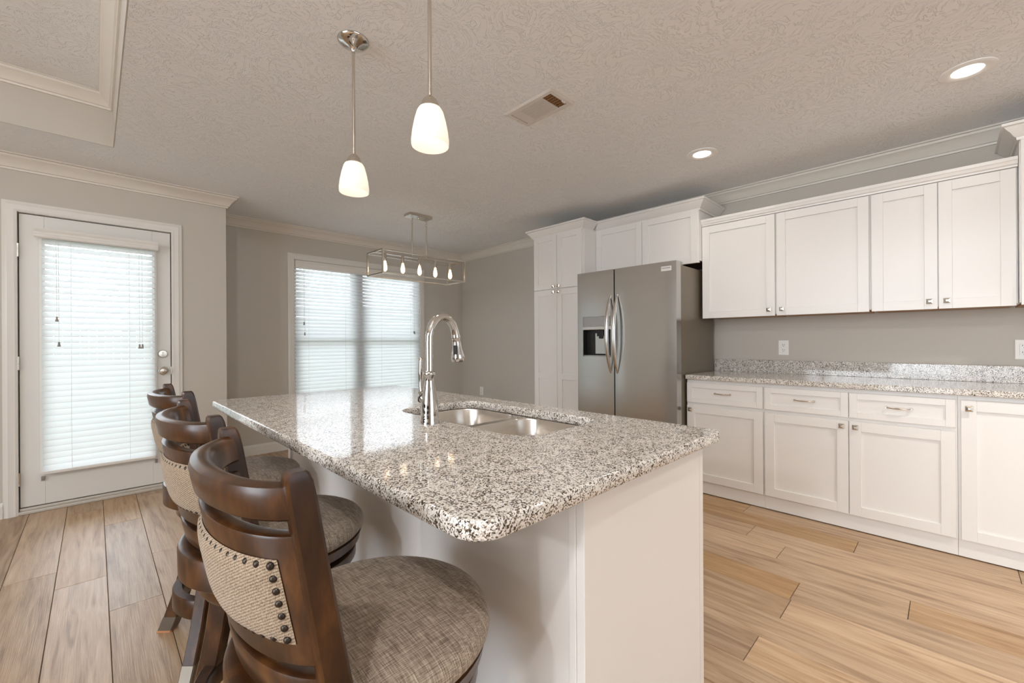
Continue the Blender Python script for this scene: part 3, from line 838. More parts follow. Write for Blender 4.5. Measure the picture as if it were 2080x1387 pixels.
def build_fridge():
    r = thing('refrigerator', 'stainless side-by-side refrigerator with ice dispenser in its left door', 'refrigerator', (3.45, 1.855, 0))
    XF, XD = 3.130, 3.215
    Y0, Y1, ZT = 1.435, 2.351, 1.770
    YM = 1.971
    obj('body', B((XD+0.012, 3.870, Y0+0.006, Y1-0.006, 0.03, 1.748)), MAT['fridge_side'], r, bevel=0.006)
    obj('gasket', B((XD, XD+0.012, Y0+0.02, Y1-0.02, 0.09, 1.743)), MAT['rubber'], r)
    obj('base_grille', B((XD-0.02, XD+0.012, Y0+0.015, Y1-0.015, 0.0, 0.075)), MAT['black'], r)
    for hy in (Y0+0.035, Y1-0.035):
        obj('hinge_cover', B((XD-0.03, XD+0.07, hy-0.022, hy+0.022, 1.749, 1.779)), MAT['greyplastic'], r, bevel=0.006)
    def panel(ya, yb):
        bm = bmesh.new()
        # door skin slightly crowned toward the room
        n = 10; rings = []
        pts = []
        for i in range(n+1):
            s = -1 + 2*i/n
            pts.append((XF + 0.007*abs(s)**4, (ya+yb)/2 + s*(yb-ya)/2))
        loop = pts + [(XD, yb), (XD, ya)]
        loft(bm, [[(x, y, z) for x, y in loop] for z in (0.085, ZT)], True)
        return bm
    # left door in the picture: freezer with dispenser opening
    dy0, dy1, dz0, dz1 = 2.006, 2.292, 1.027, 1.378
    bm = bmesh.new()
    for (a, b, z0, z1) in ((YM+0.003, dy0, 0.085, ZT), (dy1, Y1, 0.085, ZT), (dy0, dy1, 0.085, dz0), (dy0, dy1, dz1, ZT)):
        box(bm, XF+0.001, XD, a, b, z0, z1)
    fd = obj('door', bm, MAT['stainless'], r)
    bm = B((XF+0.004, XF+0.035, dy0, dy1, 1.268, dz1))
    dp = obj('dispenser', bm, MAT['greyplastic'], fd, bevel=0.003)
    bm = B((XF+0.060, XF+0.064, dy0, dy1, dz0, 1.268), (XF+0.004, XF+0.062, dy0, dy0+0.004, dz0, 1.268), (XF+0.004, XF+0.062, dy1-0.004, dy1, dz0, 1.268), (XF+0.004, XF+0.062, dy0, dy1, 1.262, 1.266))
    obj('dispenser_recess', bm, MAT['black'], fd)
    obj('dispenser_paddle', B((XF+0.048, XF+0.056, 2.07, 2.195, 1.05, 1.235)), MAT['stainless'], fd, bevel=0.003)
    obj('dispenser_spout', B((XF+0.020, XF+0.056, 2.10, 2.16, 1.205, 1.265), (XF+0.028, XF+0.045, 2.12, 2.145, 1.185, 1.206)), MAT['black'], fd, bevel=0.003)
    obj('drip_tray', B((XF+0.004, XF+0.062, dy0+0.004, dy1-0.004, dz0, dz0+0.012)), MAT['greyplastic'], fd)
    obj('dispenser_lip', B((XF-0.002, XF+0.012, dy0, dy1, 1.262, 1.292)), MAT['handle'], fd, bevel=0.003)
    rd = obj('door', panel(Y0, YM-0.003), MAT['stainless'], r, smooth=40)
    # bowed handles
    for (par, hy) in ((fd, YM+0.036), (rd, YM-0.030)):
        bm = bmesh.new()
        z0, z1 = 0.890, 1.553
        rings = []
        n = 20
        for i in range(n+1):
            s = -1 + 2*i/n
            x = XF + 0.002 - 0.066*(1 - abs(s)**2.2)
            z = (z0+z1)/2 + s*(z1-z0)/2
            hw = 0.006 + 0.013*(1-abs(s)**2.0); ht = 0.006 + 0.010*(1-abs(s)**3)
            rings.append([(x + ht*math.cos(2*PI*k/14), hy + hw*math.sin(2*PI*k/14), z) for k in range(14)])
        loft(bm, rings, True)
        obj('handle', bm, MAT['handle'], par, smooth=60)
    bd = obj('badge', B((XF-0.0005, XF+0.004, 1.472, 1.552, 1.698, 1.734)), MAT['badge'], rd, bevel=0.001)
    text_obj('lettering', 'FRIGIDAIRE', 0.0135, (XF-0.0008, 1.512, 1.720), (PI/2, 0, -PI/2), MAT['lettering'], bd)
build_fridge()

# ------------------------------------------------------------------ wall outlets
def outlet(label, kind, c, w=0.072, hgt=0.117):
    """kind 'right': on the right wall, facing -X"""
    x, y, z = c
    r = thing('wall_outlet', label, 'outlet', (x, y, z-hgt/2), 'wall outlets')
    obj('cover_plate', B((x-0.006, x-0.0005, y-w/2, y+w/2, z-hgt/2, z+hgt/2)), MAT['plastic'], r, bevel=0.003)
    zz = (z-0.020, z+0.020)
    if kind == 'gfci':
        obj('receptacle_frame', B((x-0.0085, x-0.006, y-0.017, y+0.017, z-0.034, z+0.034)), MAT['plastic'], r, bevel=0.001)
        obj('test_button', B((x-0.0105, x-0.0085, y-0.008, y+0.008, z-0.0045, z+0.0045)), MAT['plastic'], r)
    for q in zz:
        if kind == 'gfci': bm = B((x-0.0090, x-0.0085, y-0.014, y+0.014, q-0.012, q+0.012))
        else: bm = lathe(bmesh.new(), [(0.0165, -0.006), (0.0165, -0.0085)], (x, y, q), 20, 'X')
        f = obj('receptacle', bm, MAT['plastic'], r)
        bm = bmesh.new()
        box(bm, x-0.0096, x-0.0083, y+0.005, y+0.0072, q-0.001, q+0.009)
        box(bm, x-0.0096, x-0.0083, y-0.0072, y-0.005, q-0.001, q+0.007)
        lathe(bm, [(0.0027, -0.0083), (0.0027, -0.0096)], (x, y, q-0.008), 10, 'X')
        obj('slots', bm, MAT['slot'], f)
outlet('white duplex outlet on the wall above the granite backsplash', 'duplex', (XW, 0.917, 1.103))
outlet('white square-faced outlet above the backsplash at the right edge', 'gfci', (XW, -0.308, 1.100))
outlet('small white outlet low on the wall left of the pantry', 'duplex', (XW, 4.62, 0.468))

# ------------------------------------------------------------------ ceiling fittings
def recessed(label, x, y, power, lens=True):
    r = thing('recessed_light', label, 'ceiling light', (x, y, CEIL), 'round recessed lights in the ceiling')
    obj('trim_ring', lathe(bmesh.new(), [(0.098, 0.0), (0.098, -0.004), (0.090, -0.007), (0.060, -0.005), (0.052, 0.001)], (x, y, CEIL), 40, cap0=False, cap1=False), MAT['baffle'], r, smooth=50)
    obj('lens', lathe(bmesh.new(), [(0.056, -0.0015), (0.052, -0.0040), (0.001, -0.0045)], (x, y, CEIL), 32), MAT['led'], r, smooth=50)
    lamp('downward_light_beam', 'AREA', (x, y, CEIL-0.012), power, WARM, 0.10).data.spread = math.radians(165)
recessed('round recessed light with wide trim, nearer one at the upper right', 2.972, -0.066, 1.7)
recessed('round recessed light with wide trim, farther one toward the fridge', 2.978, 1.177, 2.6)
# unseen ceiling lamps added behind the viewer; the first brightens the aisle floor
for (x, y, e) in ((2.25, -0.85, 19), (-1.4, -1.2, 9)):
    lamp('downward_light_beam', 'AREA', (x, y, CEIL-0.012), e, WARM, 0.10).data.spread = math.radians(120)

def build_vent():
    x0, x1, y0, y1 = 1.647, 1.842, 1.394, 1.743
    z = CEIL
    r = thing('ceiling_vent', 'white rectangular air vent in the ceiling', 'vent', ((x0+x1)/2, (y0+y1)/2, z))
    ix0, ix1, iy0, iy1 = x0+0.030, x1-0.030, y0+0.030, y1-0.030
    bm = bmesh.new()
    rings = []
    for (xa, xb, ya, yb, zz) in ((x0, x1, y0, y1, z), (x0, x1, y0, y1, z-0.002), (x0+0.010, x1-0.010, y0+0.010, y1-0.010, z-0.007), (ix0, ix1, iy0, iy1, z-0.007), (ix0, ix1, iy0, iy1, z-0.0005)):
        rings.append([(xa, ya, zz), (xb, ya, zz), (xb, yb, zz), (xa, yb, zz)])
    loft(bm, rings, True, False, False)
    obj('frame', bm, MAT['ventwhite'], r)
    obj('duct_opening', B((ix0, ix1, iy0, iy1, z-0.0012, z-0.0004)), MAT['ventdark'], r)
    # three banks: dark cross louvres (near), long white louvres, closed white bank (far)
    ya, yb = iy0+0.062, iy1-0.066
    bm = bmesh.new()
    for i in range(12):
        xx = ix0 + (i+0.5)*(ix1-ix0)/12
        loft(bm, [[(xx-0.0040, yy, z-0.0066), (xx+0.0040, yy, z-0.0072), (xx+0.0040, yy, z-0.0060), (xx-0.0040, yy, z-0.0054)] for yy in (ya, yb)], True)
    box(bm, ix0, ix1, ya-0.005, ya, z-0.007, z-0.001); box(bm, ix0, ix1, yb, yb+0.005, z-0.007, z-0.001)
    obj('louvers', bm, MAT['ventwhite'], r)
    bm = bmesh.new()
    for i in range(5):
        yy = yb+0.010 + i*0.0115
        loft(bm, [[(xx, yy-0.005, z-0.002), (xx, yy+0.005, z-0.0068), (xx, yy+0.0055, z-0.006), (xx, yy-0.004, z-0.0014)] for xx in (ix0, ix1)], True)
    obj('louvers', bm, MAT['ventwhite'], r)
    bm = bmesh.new()
    for i in range(5):
        yy = iy0 + 0.006 + i*0.0115
        box(bm, ix0, ix1, yy, yy+0.002, z-0.006, z-0.001)
    for i in range(6):
        xx = ix0 + (i+0.7)*(ix1-ix0)/6.5
        box(bm, xx, xx+0.002, iy0, ya-0.006, z-0.006, z-0.001)
    obj('grille', bm, MAT['birch'], r)
    obj('damper_lever', B(((x0+x1)/2+0.02, (x0+x1)/2+0.045, iy0-0.008, iy0-0.002, z-0.016, z-0.006)), MAT['ventwhite'], r)
    obj('screw', lathe(bmesh.new(), [(0.004, -0.007), (0.003, -0.009)], ((x0+x1)/2, y1-0.015, z), 10), MAT['nickel'], r)
build_vent()

def pendant(label, x, y):
    r = thing('pendant_light', label, 'pendant light', (x, y, CEIL), 'pendant lights above the island')
    obj('canopy', lathe(bmesh.new(), [(0.064, 0.0), (0.064, -0.004), (0.058, -0.011), (0.042, -0.020), (0.022, -0.028), (0.010, -0.038), (0.007, -0.052)], (x, y, CEIL), 36), MAT['chrome'], r, smooth=50)
    obj('rod', lathe(bmesh.new(), [(0.0063, 1.955-CEIL), (0.0063, -0.050)], (x, y, CEIL), 14), MAT['nickel'], r, smooth=50)
    obj('socket_cup', lathe(bmesh.new(), [(0.008, 1.960), (0.013, 1.956), (0.022, 1.946), (0.028, 1.932), (0.030, 1.920), (0.026, 1.916)], (x, y, 0), 28), MAT['nickel'], r, smooth=50)
    prof = [(0.028, 1.922), (0.036, 1.918), (0.042, 1.908), (0.050, 1.880), (0.057, 1.845), (0.0605, 1.815), (0.0600, 1.800), (0.0585, 1.797), (0.0570, 1.800), (0.0575, 1.815), (0.054, 1.845), (0.047, 1.880), (0.039, 1.906), (0.033, 1.914)]
    obj('shade', lathe(bmesh.new(), prof, (x, y, 0), 36, cap0=False, cap1=False), MAT['shade'], r, smooth=60)
    obj('bulb', lathe(bmesh.new(), [(0.012, 1.916), (0.013, 1.895), (0.020, 1.872), (0.026, 1.850), (0.025, 1.835), (0.018, 1.822), (0.006, 1.815)], (x, y, 0), 20), MAT['bulbwhite'], r, smooth=60)
    lamp('pendant_glow', 'SPOT', (x, y, 1.811), 5.0, WARM, 0.012, spot=math.radians(136), blend=0.35)
pendant('frosted glass pendant over the near part of the island, ceiling mount out of view', 0.780, 1.172)
pendant('frosted glass pendant with its round ceiling mount showing, over the far part of the island', 0.788, 1.757)

def build_chandelier():
    X0, X1, Y0, Y1, Z0, Z1 = 1.874, 2.812, 3.590, 3.890, 1.798, 2.012
    XM, YM = 2.343, 3.740
    r = thing('chandelier', 'brushed nickel open box chandelier with five bare bulbs', 'chandelier', (XM, YM, CEIL))
    obj('canopy', B((2.215, 2.470, YM-0.062, YM+0.062, CEIL-0.026, CEIL-0.0005)), MAT['nickel'], r, bevel=0.003)
    b = 0.0065
    bm = bmesh.new()
    for z in (Z0, Z1):
        for y in (Y0, Y1): box(bm, X0-b, X1+b, y-b, y+b, z-b, z+b)
        for x in (X0, X1): box(bm, x-b, x+b, Y0+b, Y1-b, z-b, z+b)
    for x in (X0, X1):
        for y in (Y0, Y1): box(bm, x-b, x+b, y-b, y+b, Z0+b, Z1-b)
    obj('frame', bm, MAT['nickel'], r)
    obj('lamp_bar', B((X0, X1, YM-0.011, YM+0.011, Z1-0.009, Z1+0.009)), MAT['nickel'], r)
    for rx in (2.270, 2.436):
        rd = obj('rod', lathe(bmesh.new(), [(0.0065, Z1+0.008), (0.0065, 2.348), (0.003, 2.352)], (rx, YM, 0), 12), MAT['nickel'], r, smooth=40)
        bm = bmesh.new()
        for i, zc in enumerate((2.360, 2.382, 2.402)):
            pts = []
            for k in range(13):
                a = 2*PI*k/12
                if i % 2 == 0: pts.append((rx + 0.009*math.cos(a), YM, zc + 0.014*math.sin(a)))
                else: pts.append((rx, YM + 0.009*math.cos(a), zc + 0.014*math.sin(a)))
            tube(bm, pts, 0.0018, 6, cap=False)
        obj('chain_link', bm, MAT['nickel'], rd, smooth=40)
    obj('finial', lathe(bmesh.new(), [(0.009, CEIL-0.026), (0.009, CEIL-0.036), (0.004, CEIL-0.042)], (XM, YM, 0), 14), MAT['nickel'], r, smooth=40)
    for i in range(5):
        x = 1.975 + i*0.189
        s = obj('socket', lathe(bmesh.new(), [(0.013, Z1-0.008), (0.0145, Z1-0.012), (0.0145, 1.938), (0.012, 1.936)], (x, YM, 0), 16), MAT['nickel'], r, smooth=40)
        obj('bulb', lathe(bmesh.new(), [(0.010, 1.938), (0.012, 1.925), (0.018, 1.900), (0.0215, 1.875), (0.020, 1.855), (0.013, 1.842), (0.004, 1.836)], (x, YM, 0), 18), MAT['bulb'], s, smooth=60)
        lamp('chandelier_glow', 'POINT', (x, YM, 1.880), 5.0, (1.0, 0.80, 0.58), 0.022)
build_chandelier()

# ------------------------------------------------------------------ island
IX0, IX1, IY0, IY1 = 0.384, 1.322, 0.468, 2.380
def build_island():
    r = thing('kitchen_island', 'white painted island base under the large granite top', 'kitchen island', (0.97, 1.4, 0))
    bx0, bx1, by0, by1 = 0.694, 1.240, 0.504, 2.290
    zt = CB - 0.001
    bm = B((bx0, bx0+0.018, by0+0.02, by1-0.02, 0.0, zt), (bx1-0.018, bx1, by0+0.02, by1-0.02, 0.098, zt), (bx0+0.018, bx1-0.018, by1-0.02, by1, 0.0, zt), (bx0+0.018, bx1-0.018, by0+0.02, by1-0.02, 0.08, 0.10), (bx1-0.09, bx1-0.07, by0+0.02, by1-0.02, 0.0, 0.098))
    obj('body', bm, MAT['cabinet'], r)
    obj('end_panel', B((bx0-0.008, bx1-0.002, by0-0.002, by0+0.018, 0.0, zt)), MAT['cabinet'], r, bevel=0.001)
    for (a, b) in ((by0+0.0185, by0+0.036), (by1-0.03, by1+0.002)):
        obj('corner_trim', B((bx0-0.010, bx0, a, b, 0.0, zt)), MAT['cabinet'], r, bevel=0.0015)
    obj('face_frame', B((bx1+0.001, bx1+0.018, by0-0.001, by1, 0.1, zt)), MAT['cabinet'], r)
    ys = [by0+0.002, 0.80, 1.17, 1.545, 2.288]
    for a, b in zip(ys, ys[1:]):
        bm = bmesh.new()
        x1, t, rail = bx1+0.038, 0.019, 0.057
        a += 0.002; b -= 0.002
        for (ya, yb, z0, z1) in ((a, a+rail, 0.104, 0.85), (b-rail, b, 0.104, 0.85), (a+rail, b-rail, 0.104, 0.104+rail), (a+rail, b-rail, 0.85-rail, 0.85)): box(bm, x1-t, x1, ya, yb, z0, z1)
        box(bm, x1-t, x1-0.009, a+rail-0.001, b-rail+0.001, 0.104+rail-0.001, 0.85-rail+0.001)
        obj('door', bm, MAT['cabinet'], r)
build_island()

SX0, SX1, SY0, SY1 = 0.838, 1.214, 0.815, 1.520
t = thing('island_countertop', 'large speckled granite island top with sink cutout', 'countertop', (0.85, 1.42, CB))
outer = rrect(IX0, IX1, IY0, IY1, [0.03, 0.03, 0.060, 0.028], 8)
hole = rrect(SX0, SX1, SY0, SY1, [0.09, 0.10, 0.10, 0.07], 10)
so = obj('stone_slab', slab(bmesh.new(), outer, [hole], CB, CTOP, 0.006), MAT['granite'], t)
for poly in so.data.polygons: poly.use_smooth = abs(poly.normal.z) < 0.95

def build_sink():
    r = thing('sink', 'double-bowl stainless sink set under the island granite', 'sink', (1.03, 1.17, CB-0.2))
    zf = CB - 0.001
    b1 = rrect(SX0+0.003, SX1-0.003, 1.190, SY1-0.003, [0.09, 0.10, 0.075, 0.075], 8)
    b2 = rrect(SX0+0.003, SX1-0.003, SY0+0.003, 1.158, [0.075, 0.075, 0.10, 0.075], 8)
    outer = rrect(SX0-0.022, SX1+0.022, SY0-0.022, SY1+0.022, 0.09, 8)
    bm = bmesh.new()
    edges = []
    loops = []
    for pts in (outer, b1, b2):
        vs = [bm.verts.new((x, y, zf)) for x, y in pts]; loops.append(vs)
        for i in range(len(vs)): edges.append(bm.edges.new((vs[i], vs[(i+1) % len(vs)])))
    bmesh.ops.triangle_fill(bm, use_beauty=True, use_dissolve=False, edges=edges)
    obj('rim', bm, MAT['sink'], r)
    for pts, depth in ((b1, 0.205), (b2, 0.185)):
        bm = bmesh.new()
        rings = []
        for d, z in ((0.0, zf), (0.002, zf-0.004), (0.006, zf-depth*0.75), (0.010, zf-depth+0.035), (0.020, zf-depth+0.014), (0.038, zf-depth+0.003), (0.055, zf-depth)):
            rings.append([(x, y, z) for x, y in offset(pts, d)])
        loft(bm, rings, True, False, True)
        bw = obj('bowl', bm, MAT['sink'], r, smooth=60)
        cx = sum(p[0] for p in pts)/len(pts); cy = sum(p[1] for p in pts)/len(pts)
        obj('drain', lathe(bmesh.new(), [(0.045, 0.001), (0.043, 0.004), (0.036, 0.003), (0.012, 0.001)], (cx, cy, zf-depth), 24), MAT['chrome'], bw, smooth=40)
build_sink()

def build_faucet():
    x, y, z = 0.776, 1.178, CTOP
    r = thing('faucet', 'chrome gooseneck pull-down faucet on the island', 'faucet', (x, y, z))
    prof = [(0.031, 0.0), (0.031, 0.008), (0.029, 0.014), (0.0285, 0.030), (0.0275, 0.055), (0.024, 0.085), (0.019, 0.115), (0.016, 0.135), (0.015, 0.150), (0.019, 0.156), (0.0205, 0.164), (0.0175, 0.168), (0.0155, 0.170)]
    obj('body', lathe(bmesh.new(), prof, (x, y, z), 36), MAT['chrome'], r, smooth=60)
    # gooseneck
    pts = [(x, y, z+0.168), (x, y, z+0.22), (x, y, z+0.262)]
    cx, cz, rx, rz = x+0.054, z+0.268, 0.054, 0.080
    for i in range(1, 17):
        a = PI - PI*0.95*i/16
        pts.append((cx + rx*math.cos(a), y, cz + rz*math.sin(a)))
    obj('spout', tube(bmesh.new(), pts, 0.0135, 18), MAT['chrome'], r, smooth=60)
    # spray head hanging from the spout
    ex, ez = pts[-1][0], pts[-1][2]
    dirx, dirz = 0.10, -0.995
    prof = [(0.0145, -0.008), (0.0155, 0.0), (0.0155, 0.006), (0.0140, 0.009), (0.0150, 0.020), (0.0175, 0.040), (0.0215, 0.058), (0.0235, 0.072), (0.0225, 0.082), (0.0190, 0.086), (0.010, 0.087)]
    bm = lathe(bmesh.new(), [(a, -b) for a, b in prof], (0, 0, 0), 28)
    rot = Matrix.Rotation(-0.12, 3, 'Y')
    for v in bm.verts: v.co = rot @ v.co + Vector((ex, y, ez))
    h = obj('spray_head', bm, MAT['chrome'], r, smooth=60)
    bm = B((-0.0225, -0.0165, -0.007, 0.007, -0.062, -0.026))
    for v in bm.verts: v.co = rot @ v.co + Vector((ex, y-0.003, ez))
    rot2 = Matrix.Rotation(math.radians(35), 3, 'Z')
    for v in bm.verts: v.co = rot2 @ (v.co - Vector((ex, y, ez))) + Vector((ex, y, ez))
    obj('spray_button', bm, MAT['black'], h, bevel=0.002)
    # side lever on the +Y side
    hp = lathe(bmesh.new(), [(0.012, 0.010), (0.016, 0.024), (0.0205, 0.036), (0.0195, 0.046), (0.0130, 0.056), (0.010, 0.062)], (x, y, 0), 24, 'Y')
    rotx = Matrix.Rotation(math.radians(38), 3, 'X')
    for v in hp.verts:
        c0 = Vector((x, y, 0)); v.co = rotx @ (v.co - c0) + Vector((x, y+0.004, z+0.058))
    hh = obj('handle', hp, MAT['chrome'], r, smooth=60)
    obj('handle_ring', tube(bmesh.new(), [Vector((x + 0.0212*math.cos(2*PI*k/24), y+0.004, z+0.058)) + rotx @ Vector((0, 0.036, 0.0212*math.sin(2*PI*k/24))) for k in range(25)], 0.0012, 6, cap=False), MAT['black'], hh)
    lv = [(x, y+0.047, z+0.092), (x, y+0.052, z+0.115), (x, y+0.053, z+0.145), (x, y+0.051, z+0.175), (x, y+0.050, z+0.198), (x, y+0.052, z+0.208), (x, y+0.052, z+0.213)]
    obj('lever', tube(bmesh.new(), lv, [0.011, 0.008, 0.0095, 0.0105, 0.0085, 0.0105, 0.004], 14, flat=0.8), MAT['chrome'], hh, smooth=60)
build_faucet()

# ------------------------------------------------------------------ bar stools
def back_curve(yy, a=0.100, b=0.208):
    """plan of the curved back at z = 0.98 (x as function of y) and its outward normal"""
    s = max(-0.975, min(0.975, yy/b))
    q = math.sqrt(1-s*s)
    x = -0.284 + a*(1-q)
    dxdy = a*s/(b*q)
    n = Vector((-1, dxdy)).normalized()
    return x, n
LEAN = 0.19
def back_sweep(bm, y0, y1, prof_at, n=28):
    """prof_at(t) -> closed list of (offset outward, z)"""
    rings = []
    for i in range(n+1):
        t = i/n
        yy = y0 + (y1-y0)*t
        x, nn = back_curve(yy)
        rings.append([(x + nn.x*o + LEAN*(0.98-z), yy + nn.y*o, z) for o, z in prof_at(t)])
    loft(bm, rings, True)
    return bm

def rprof(o0, o1, z0, z1, r=0.006, rt=None):
    rt = rt if rt is not None else r
    return [(o0+r, z0), (o1-r, z0), (o1, z0+r), (o1, z1-rt), (o1-rt*0.3, z1-rt*0.3), (o1-rt, z1), (o0+rt, z1), (o0+rt*0.3, z1-rt*0.3), (o0, z1-rt), (o0, z0+r)]

def make_stool(label, loc, group):
    r = thing('bar_stool', label, 'bar stool', (0, 0, 0), group)
    W = MAT['stain']
    # cushion: round, flattened where the back rim wraps it
    def rim(a):
        back = max(0.0, min(1.0, (abs(a) - math.radians(165))/math.radians(18)))
        back = back*back*(3-2*back)
        return 0.226*(1-back) + 0.194*back
    n = 72
    rings = []
    for k, z in ((0.90, 0.600), (0.965, 0.604), (0.995, 0.612), (1.0, 0.621), (0.99, 0.631), (0.96, 0.640), (0.90, 0.647), (0.78, 0.652), (0.6, 0.656), (0.4, 0.658), (0.2, 0.659), (0.02, 0.6595)):
        rings.append([(rim(a)*k*math.cos(a), rim(a)*k*math.sin(a), z) for a in [(-PI + 2*PI*i/n) for i in range(n)]])
    bm = bmesh.new(); loft(bm, rings, True)
    obj('seat_cushion', bm, MAT['tweed'], r, smooth=70)
    # seat frame: ring under the cushion and raised rim round its back
    bm = bmesh.new()
    lathe(bm, [(0.206, 0.566), (0.214, 0.572), (0.216, 0.585), (0.220, 0.598), (0.215, 0.6005), (0.10, 0.6008)], (0, 0, 0), 64)
    rings = []
    a0, a1, m = math.radians(104), math.radians(256), 40
    for i in range(m+1):
        a = a0 + (a1-a0)*i/m
        pr = [(0.200, 0.566), (0.236, 0.566), (0.241, 0.571), (0.242, 0.636), (0.239, 0.641), (0.233, 0.643), (0.204, 0.643), (0.199, 0.640), (0.198, 0.600)]
        rings.append([(q*math.cos(a), q*math.sin(a), z) for q, z in pr])
    loft(bm, rings, True)
    obj('seat_frame', bm, W, r, smooth=40)
    # posts
    for s in (-1, 1):
        bm = bmesh.new(); rings = []
        zs = [0.560, 0.60, 0.66, 0.74, 0.82, 0.90, 0.96, 0.985, 0.996, 1.0]
        for z in zs:
            lx = 0.165*(0.98 - z)
            wf = 1.0 if z < 0.98 else (0.94 if z < 0.99 else (0.80 if z < 0.998 else 0.62))
            sp = 0.006*max(0, (0.80-z)/0.24)
            xa, xb = -0.216, -0.180
            xc, hw = (xa+xb)/2 + lx, (xb-xa)/2*(1 + 0.18*max(0, (0.85-z)/0.3))*wf
            y_in, y_out = 0.185 - sp, 0.209 + sp*0.5
            yc, hy = (y_in+y_out)/2, (y_out-y_in)/2*(0.5+0.5*wf)
            ring = [(xc-hw, yc-hy+0.003), (xc-hw+0.004, yc-hy), (xc+hw-0.004, yc-hy), (xc+hw, yc-hy+0.003), (xc+hw, yc+hy-0.003), (xc+hw-0.004, yc+hy), (xc-hw+0.004, yc+hy), (xc-hw, yc+hy-0.003)]
            rings.append([(x, s*y, z) for x, y in ring])
        loft(bm, rings, True)
        obj('back_post', bm, W, r, smooth=35)
    # rails
    ye = 0.201
    obj('top_rail', back_sweep(bmesh.new(), -ye, ye, lambda t: rprof(-0.033, 0.002, 0.935, 0.984, 0.005, 0.014)), W, r, smooth=45)
    board = obj('back_panel', back_sweep(bmesh.new(), -ye, ye, lambda t: rprof(-0.026, 0.0, 0.727, 0.916, 0.005)), W, r, smooth=40)
    # upholstered pads, front and back of the panel
    fy, fz0, fz1 = 0.178, 0.763, 0.884
    def pad(sign, base):
        bm = bmesh.new(); nu, nv = 30, 12; grid = []
        for i in range(nu+1):
            yy = -fy + 2*fy*i/nu
            x, nn = back_curve(yy); row = []
            for j in range(nv+1):
                z = fz0 + (fz1-fz0)*j/nv
                eu = 1-abs(2*i/nu-1)**4; ev = 1-abs(2*j/nv-1)**4
                o = base + sign*(0.001 + 0.011*(eu*ev)**0.6)
                row.append(bm.verts.new((x + nn.x*o + LEAN*(0.98-z), yy + nn.y*o, z)))
            grid.append(row)
        for i in range(nu):
            for j in range(nv): bm.faces.new((grid[i][j], grid[i+1][j], grid[i+1][j+1], grid[i][j+1]))
        return bm
    def nails(sign, base):
        bm = bmesh.new()
        spots = []
        ins = 0.008
        k = 19
        for i in range(k+1):
            yy = -fy+ins + (2*fy-2*ins)*i/k
            spots += [(yy, fz0+ins), (yy, fz1-ins)]
        for j in range(1, 6):
            z = fz0+ins + (fz1-fz0-2*ins)*j/6
            spots += [(-fy+ins, z), (fy-ins, z)]
        for yy, z in spots:
            x, nn = back_curve(yy)
            d = Vector((nn.x, nn.y, 0))*sign
            c0 = Vector((x + nn.x*(base+sign*0.002) + LEAN*(0.98-z), yy + nn.y*(base+sign*0.002), z))
            tv = Vector((0, 0, 1)); sv = d.cross(tv)
            rr = 0.0056
            rings = []
            for q, h in ((1.0, 0.0), (0.92, 0.0022), (0.62, 0.0040), (0.08, 0.0048)):
                rings.append([c0 + (sv*math.cos(2*PI*m/10) + tv*math.sin(2*PI*m/10))*rr*q + d*h for m in range(10)])
            loft(bm, rings, True)
        return bm
    for sign, base in ((1, 0.0), (-1, -0.026)):
        p = obj('back_pad', pad(sign, base), MAT['linen'], board, smooth=70)
        obj('nailhead_trim', nails(sign, base), MAT['nail'], p, smooth=60)
    obj('lower_rail', back_sweep(bmesh.new(), -ye, ye, lambda t: rprof(-0.032, 0.0, 0.660, 0.712, 0.006)), W, r, smooth=40)
    # swivel and base plate
    obj('swivel_plate', lathe(bmesh.new(), [(0.10, 0.5655), (0.125, 0.5655), (0.125, 0.554), (0.195, 0.554), (0.203, 0.549), (0.203, 0.523), (0.192, 0.506), (0.10, 0.504)], (0, 0, 0), 56), W, r, smooth=40)
    # four sabre legs with metal toe caps
    prof = [(0.515, 0.160), (0.44, 0.170), (0.34, 0.185), (0.25, 0.203), (0.17, 0.224), (0.10, 0.249), (0.062, 0.263)]
    cap = [(0.0620, 0.263), (0.040, 0.272), (0.020, 0.280), (0.008, 0.286)]
    toe = [(0.0079, 0.2862), (0.0005, 0.289)]
    for q in range(4):
        a = PI/4 + q*PI/2
        ca, sa = math.cos(a), math.sin(a)
        def ring(z, rad, w, tt):
            pts = []
            for (dr, dt) in ((-tt, -w+0.004), (-tt+0.004, -w), (tt-0.004, -w), (tt, -w+0.004), (tt, w-0.004), (tt-0.004, w), (-tt+0.004, w), (-tt, w-0.004)):
                rr = rad + dr
                pts.append((rr*ca - dt*sa, rr*sa + dt*ca, z))
            return pts
        bm = bmesh.new(); loft(bm, [ring(z, rad, 0.021, 0.027) for z, rad in prof], True)
        lg = obj('leg', bm, W, r, smooth=35)
        bm = bmesh.new(); loft(bm, [ring(z, rad, 0.0225, 0.0285) for z, rad in cap], True)
        obj('foot_cap', bm, MAT['footmetal'], lg, smooth=35)
        bm = bmesh.new(); loft(bm, [ring(z, rad, 0.0225, 0.0285) for z, rad in toe], True)
        obj('foot_pad', bm, MAT['copper'], lg)
    bm = bmesh.new()
    m = 64; rings = []
    for i in range(m):
        a = 2*PI*i/m
        rings.append([(q*math.cos(a), q*math.sin(a), z) for q, z in ((0.184, 0.168), (0.212, 0.166), (0.216, 0.171), (0.216, 0.232), (0.212, 0.237), (0.186, 0.237), (0.182, 0.232), (0.182, 0.171))])
    rows = [[bm.verts.new(p) for p in q] for q in rings]
    for i in range(m):
        aa, bb = rows[i], rows[(i+1) % m]
        for j in range(8): bm.faces.new((aa[j], aa[(j+1) % 8], bb[(j+1) % 8], bb[j]))
    obj('footrest_ring', bm, W, r, smooth=40)
    r.location = loc
    return r

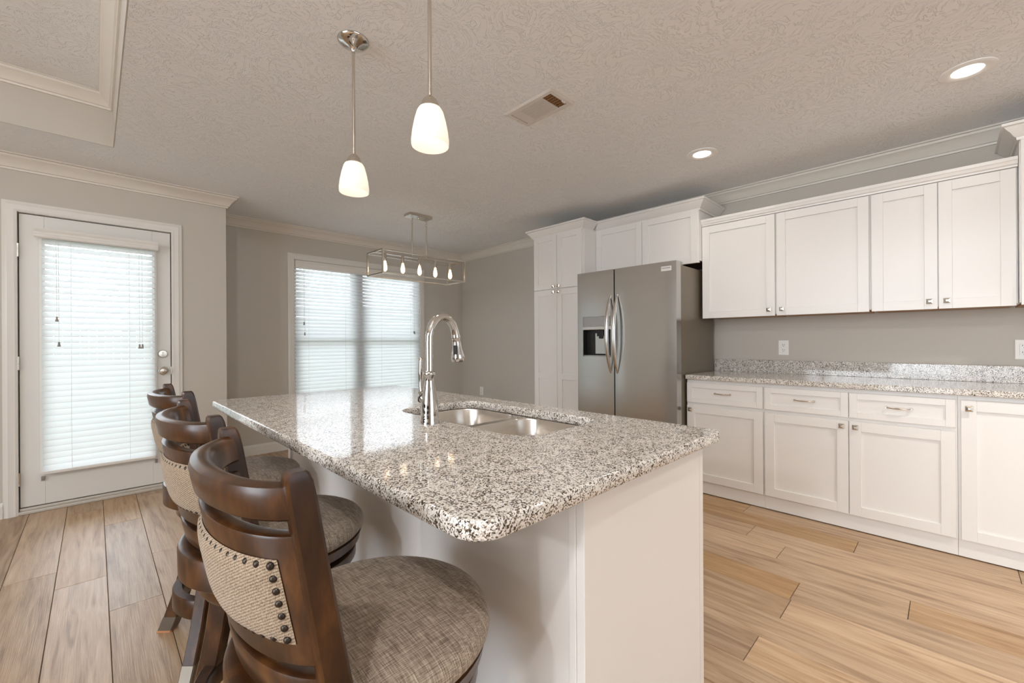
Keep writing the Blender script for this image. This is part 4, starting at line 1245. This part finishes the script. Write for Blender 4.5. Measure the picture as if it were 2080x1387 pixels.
def dup(root, loc, rz, label):
    c0 = root.copy(); COL.objects.link(c0); c0.location = loc; c0.rotation_euler = (0, 0, rz); c0['label'] = label
    for ch in list(root.children):
        a = ch.copy(); COL.objects.link(a); a.parent = c0
        for g in ch.children:
            b = g.copy(); COL.objects.link(b); b.parent = a
            for h in g.children:
                d = h.copy(); COL.objects.link(d); d.parent = b
    return c0
GS = 'wooden bar stools in a row along the island'
s1 = make_stool('dark wood swivel bar stool closest to the camera, its whole tweed seat showing', (0.385, 0.785, 0), GS)
dup(s1, (0.390, 1.368, 0), 0.02, 'dark wood swivel bar stool in the middle of the row of three')
dup(s1, (0.420, 2.035, 0), 0.04, 'dark wood swivel bar stool at the far end, closest to the glazed door')
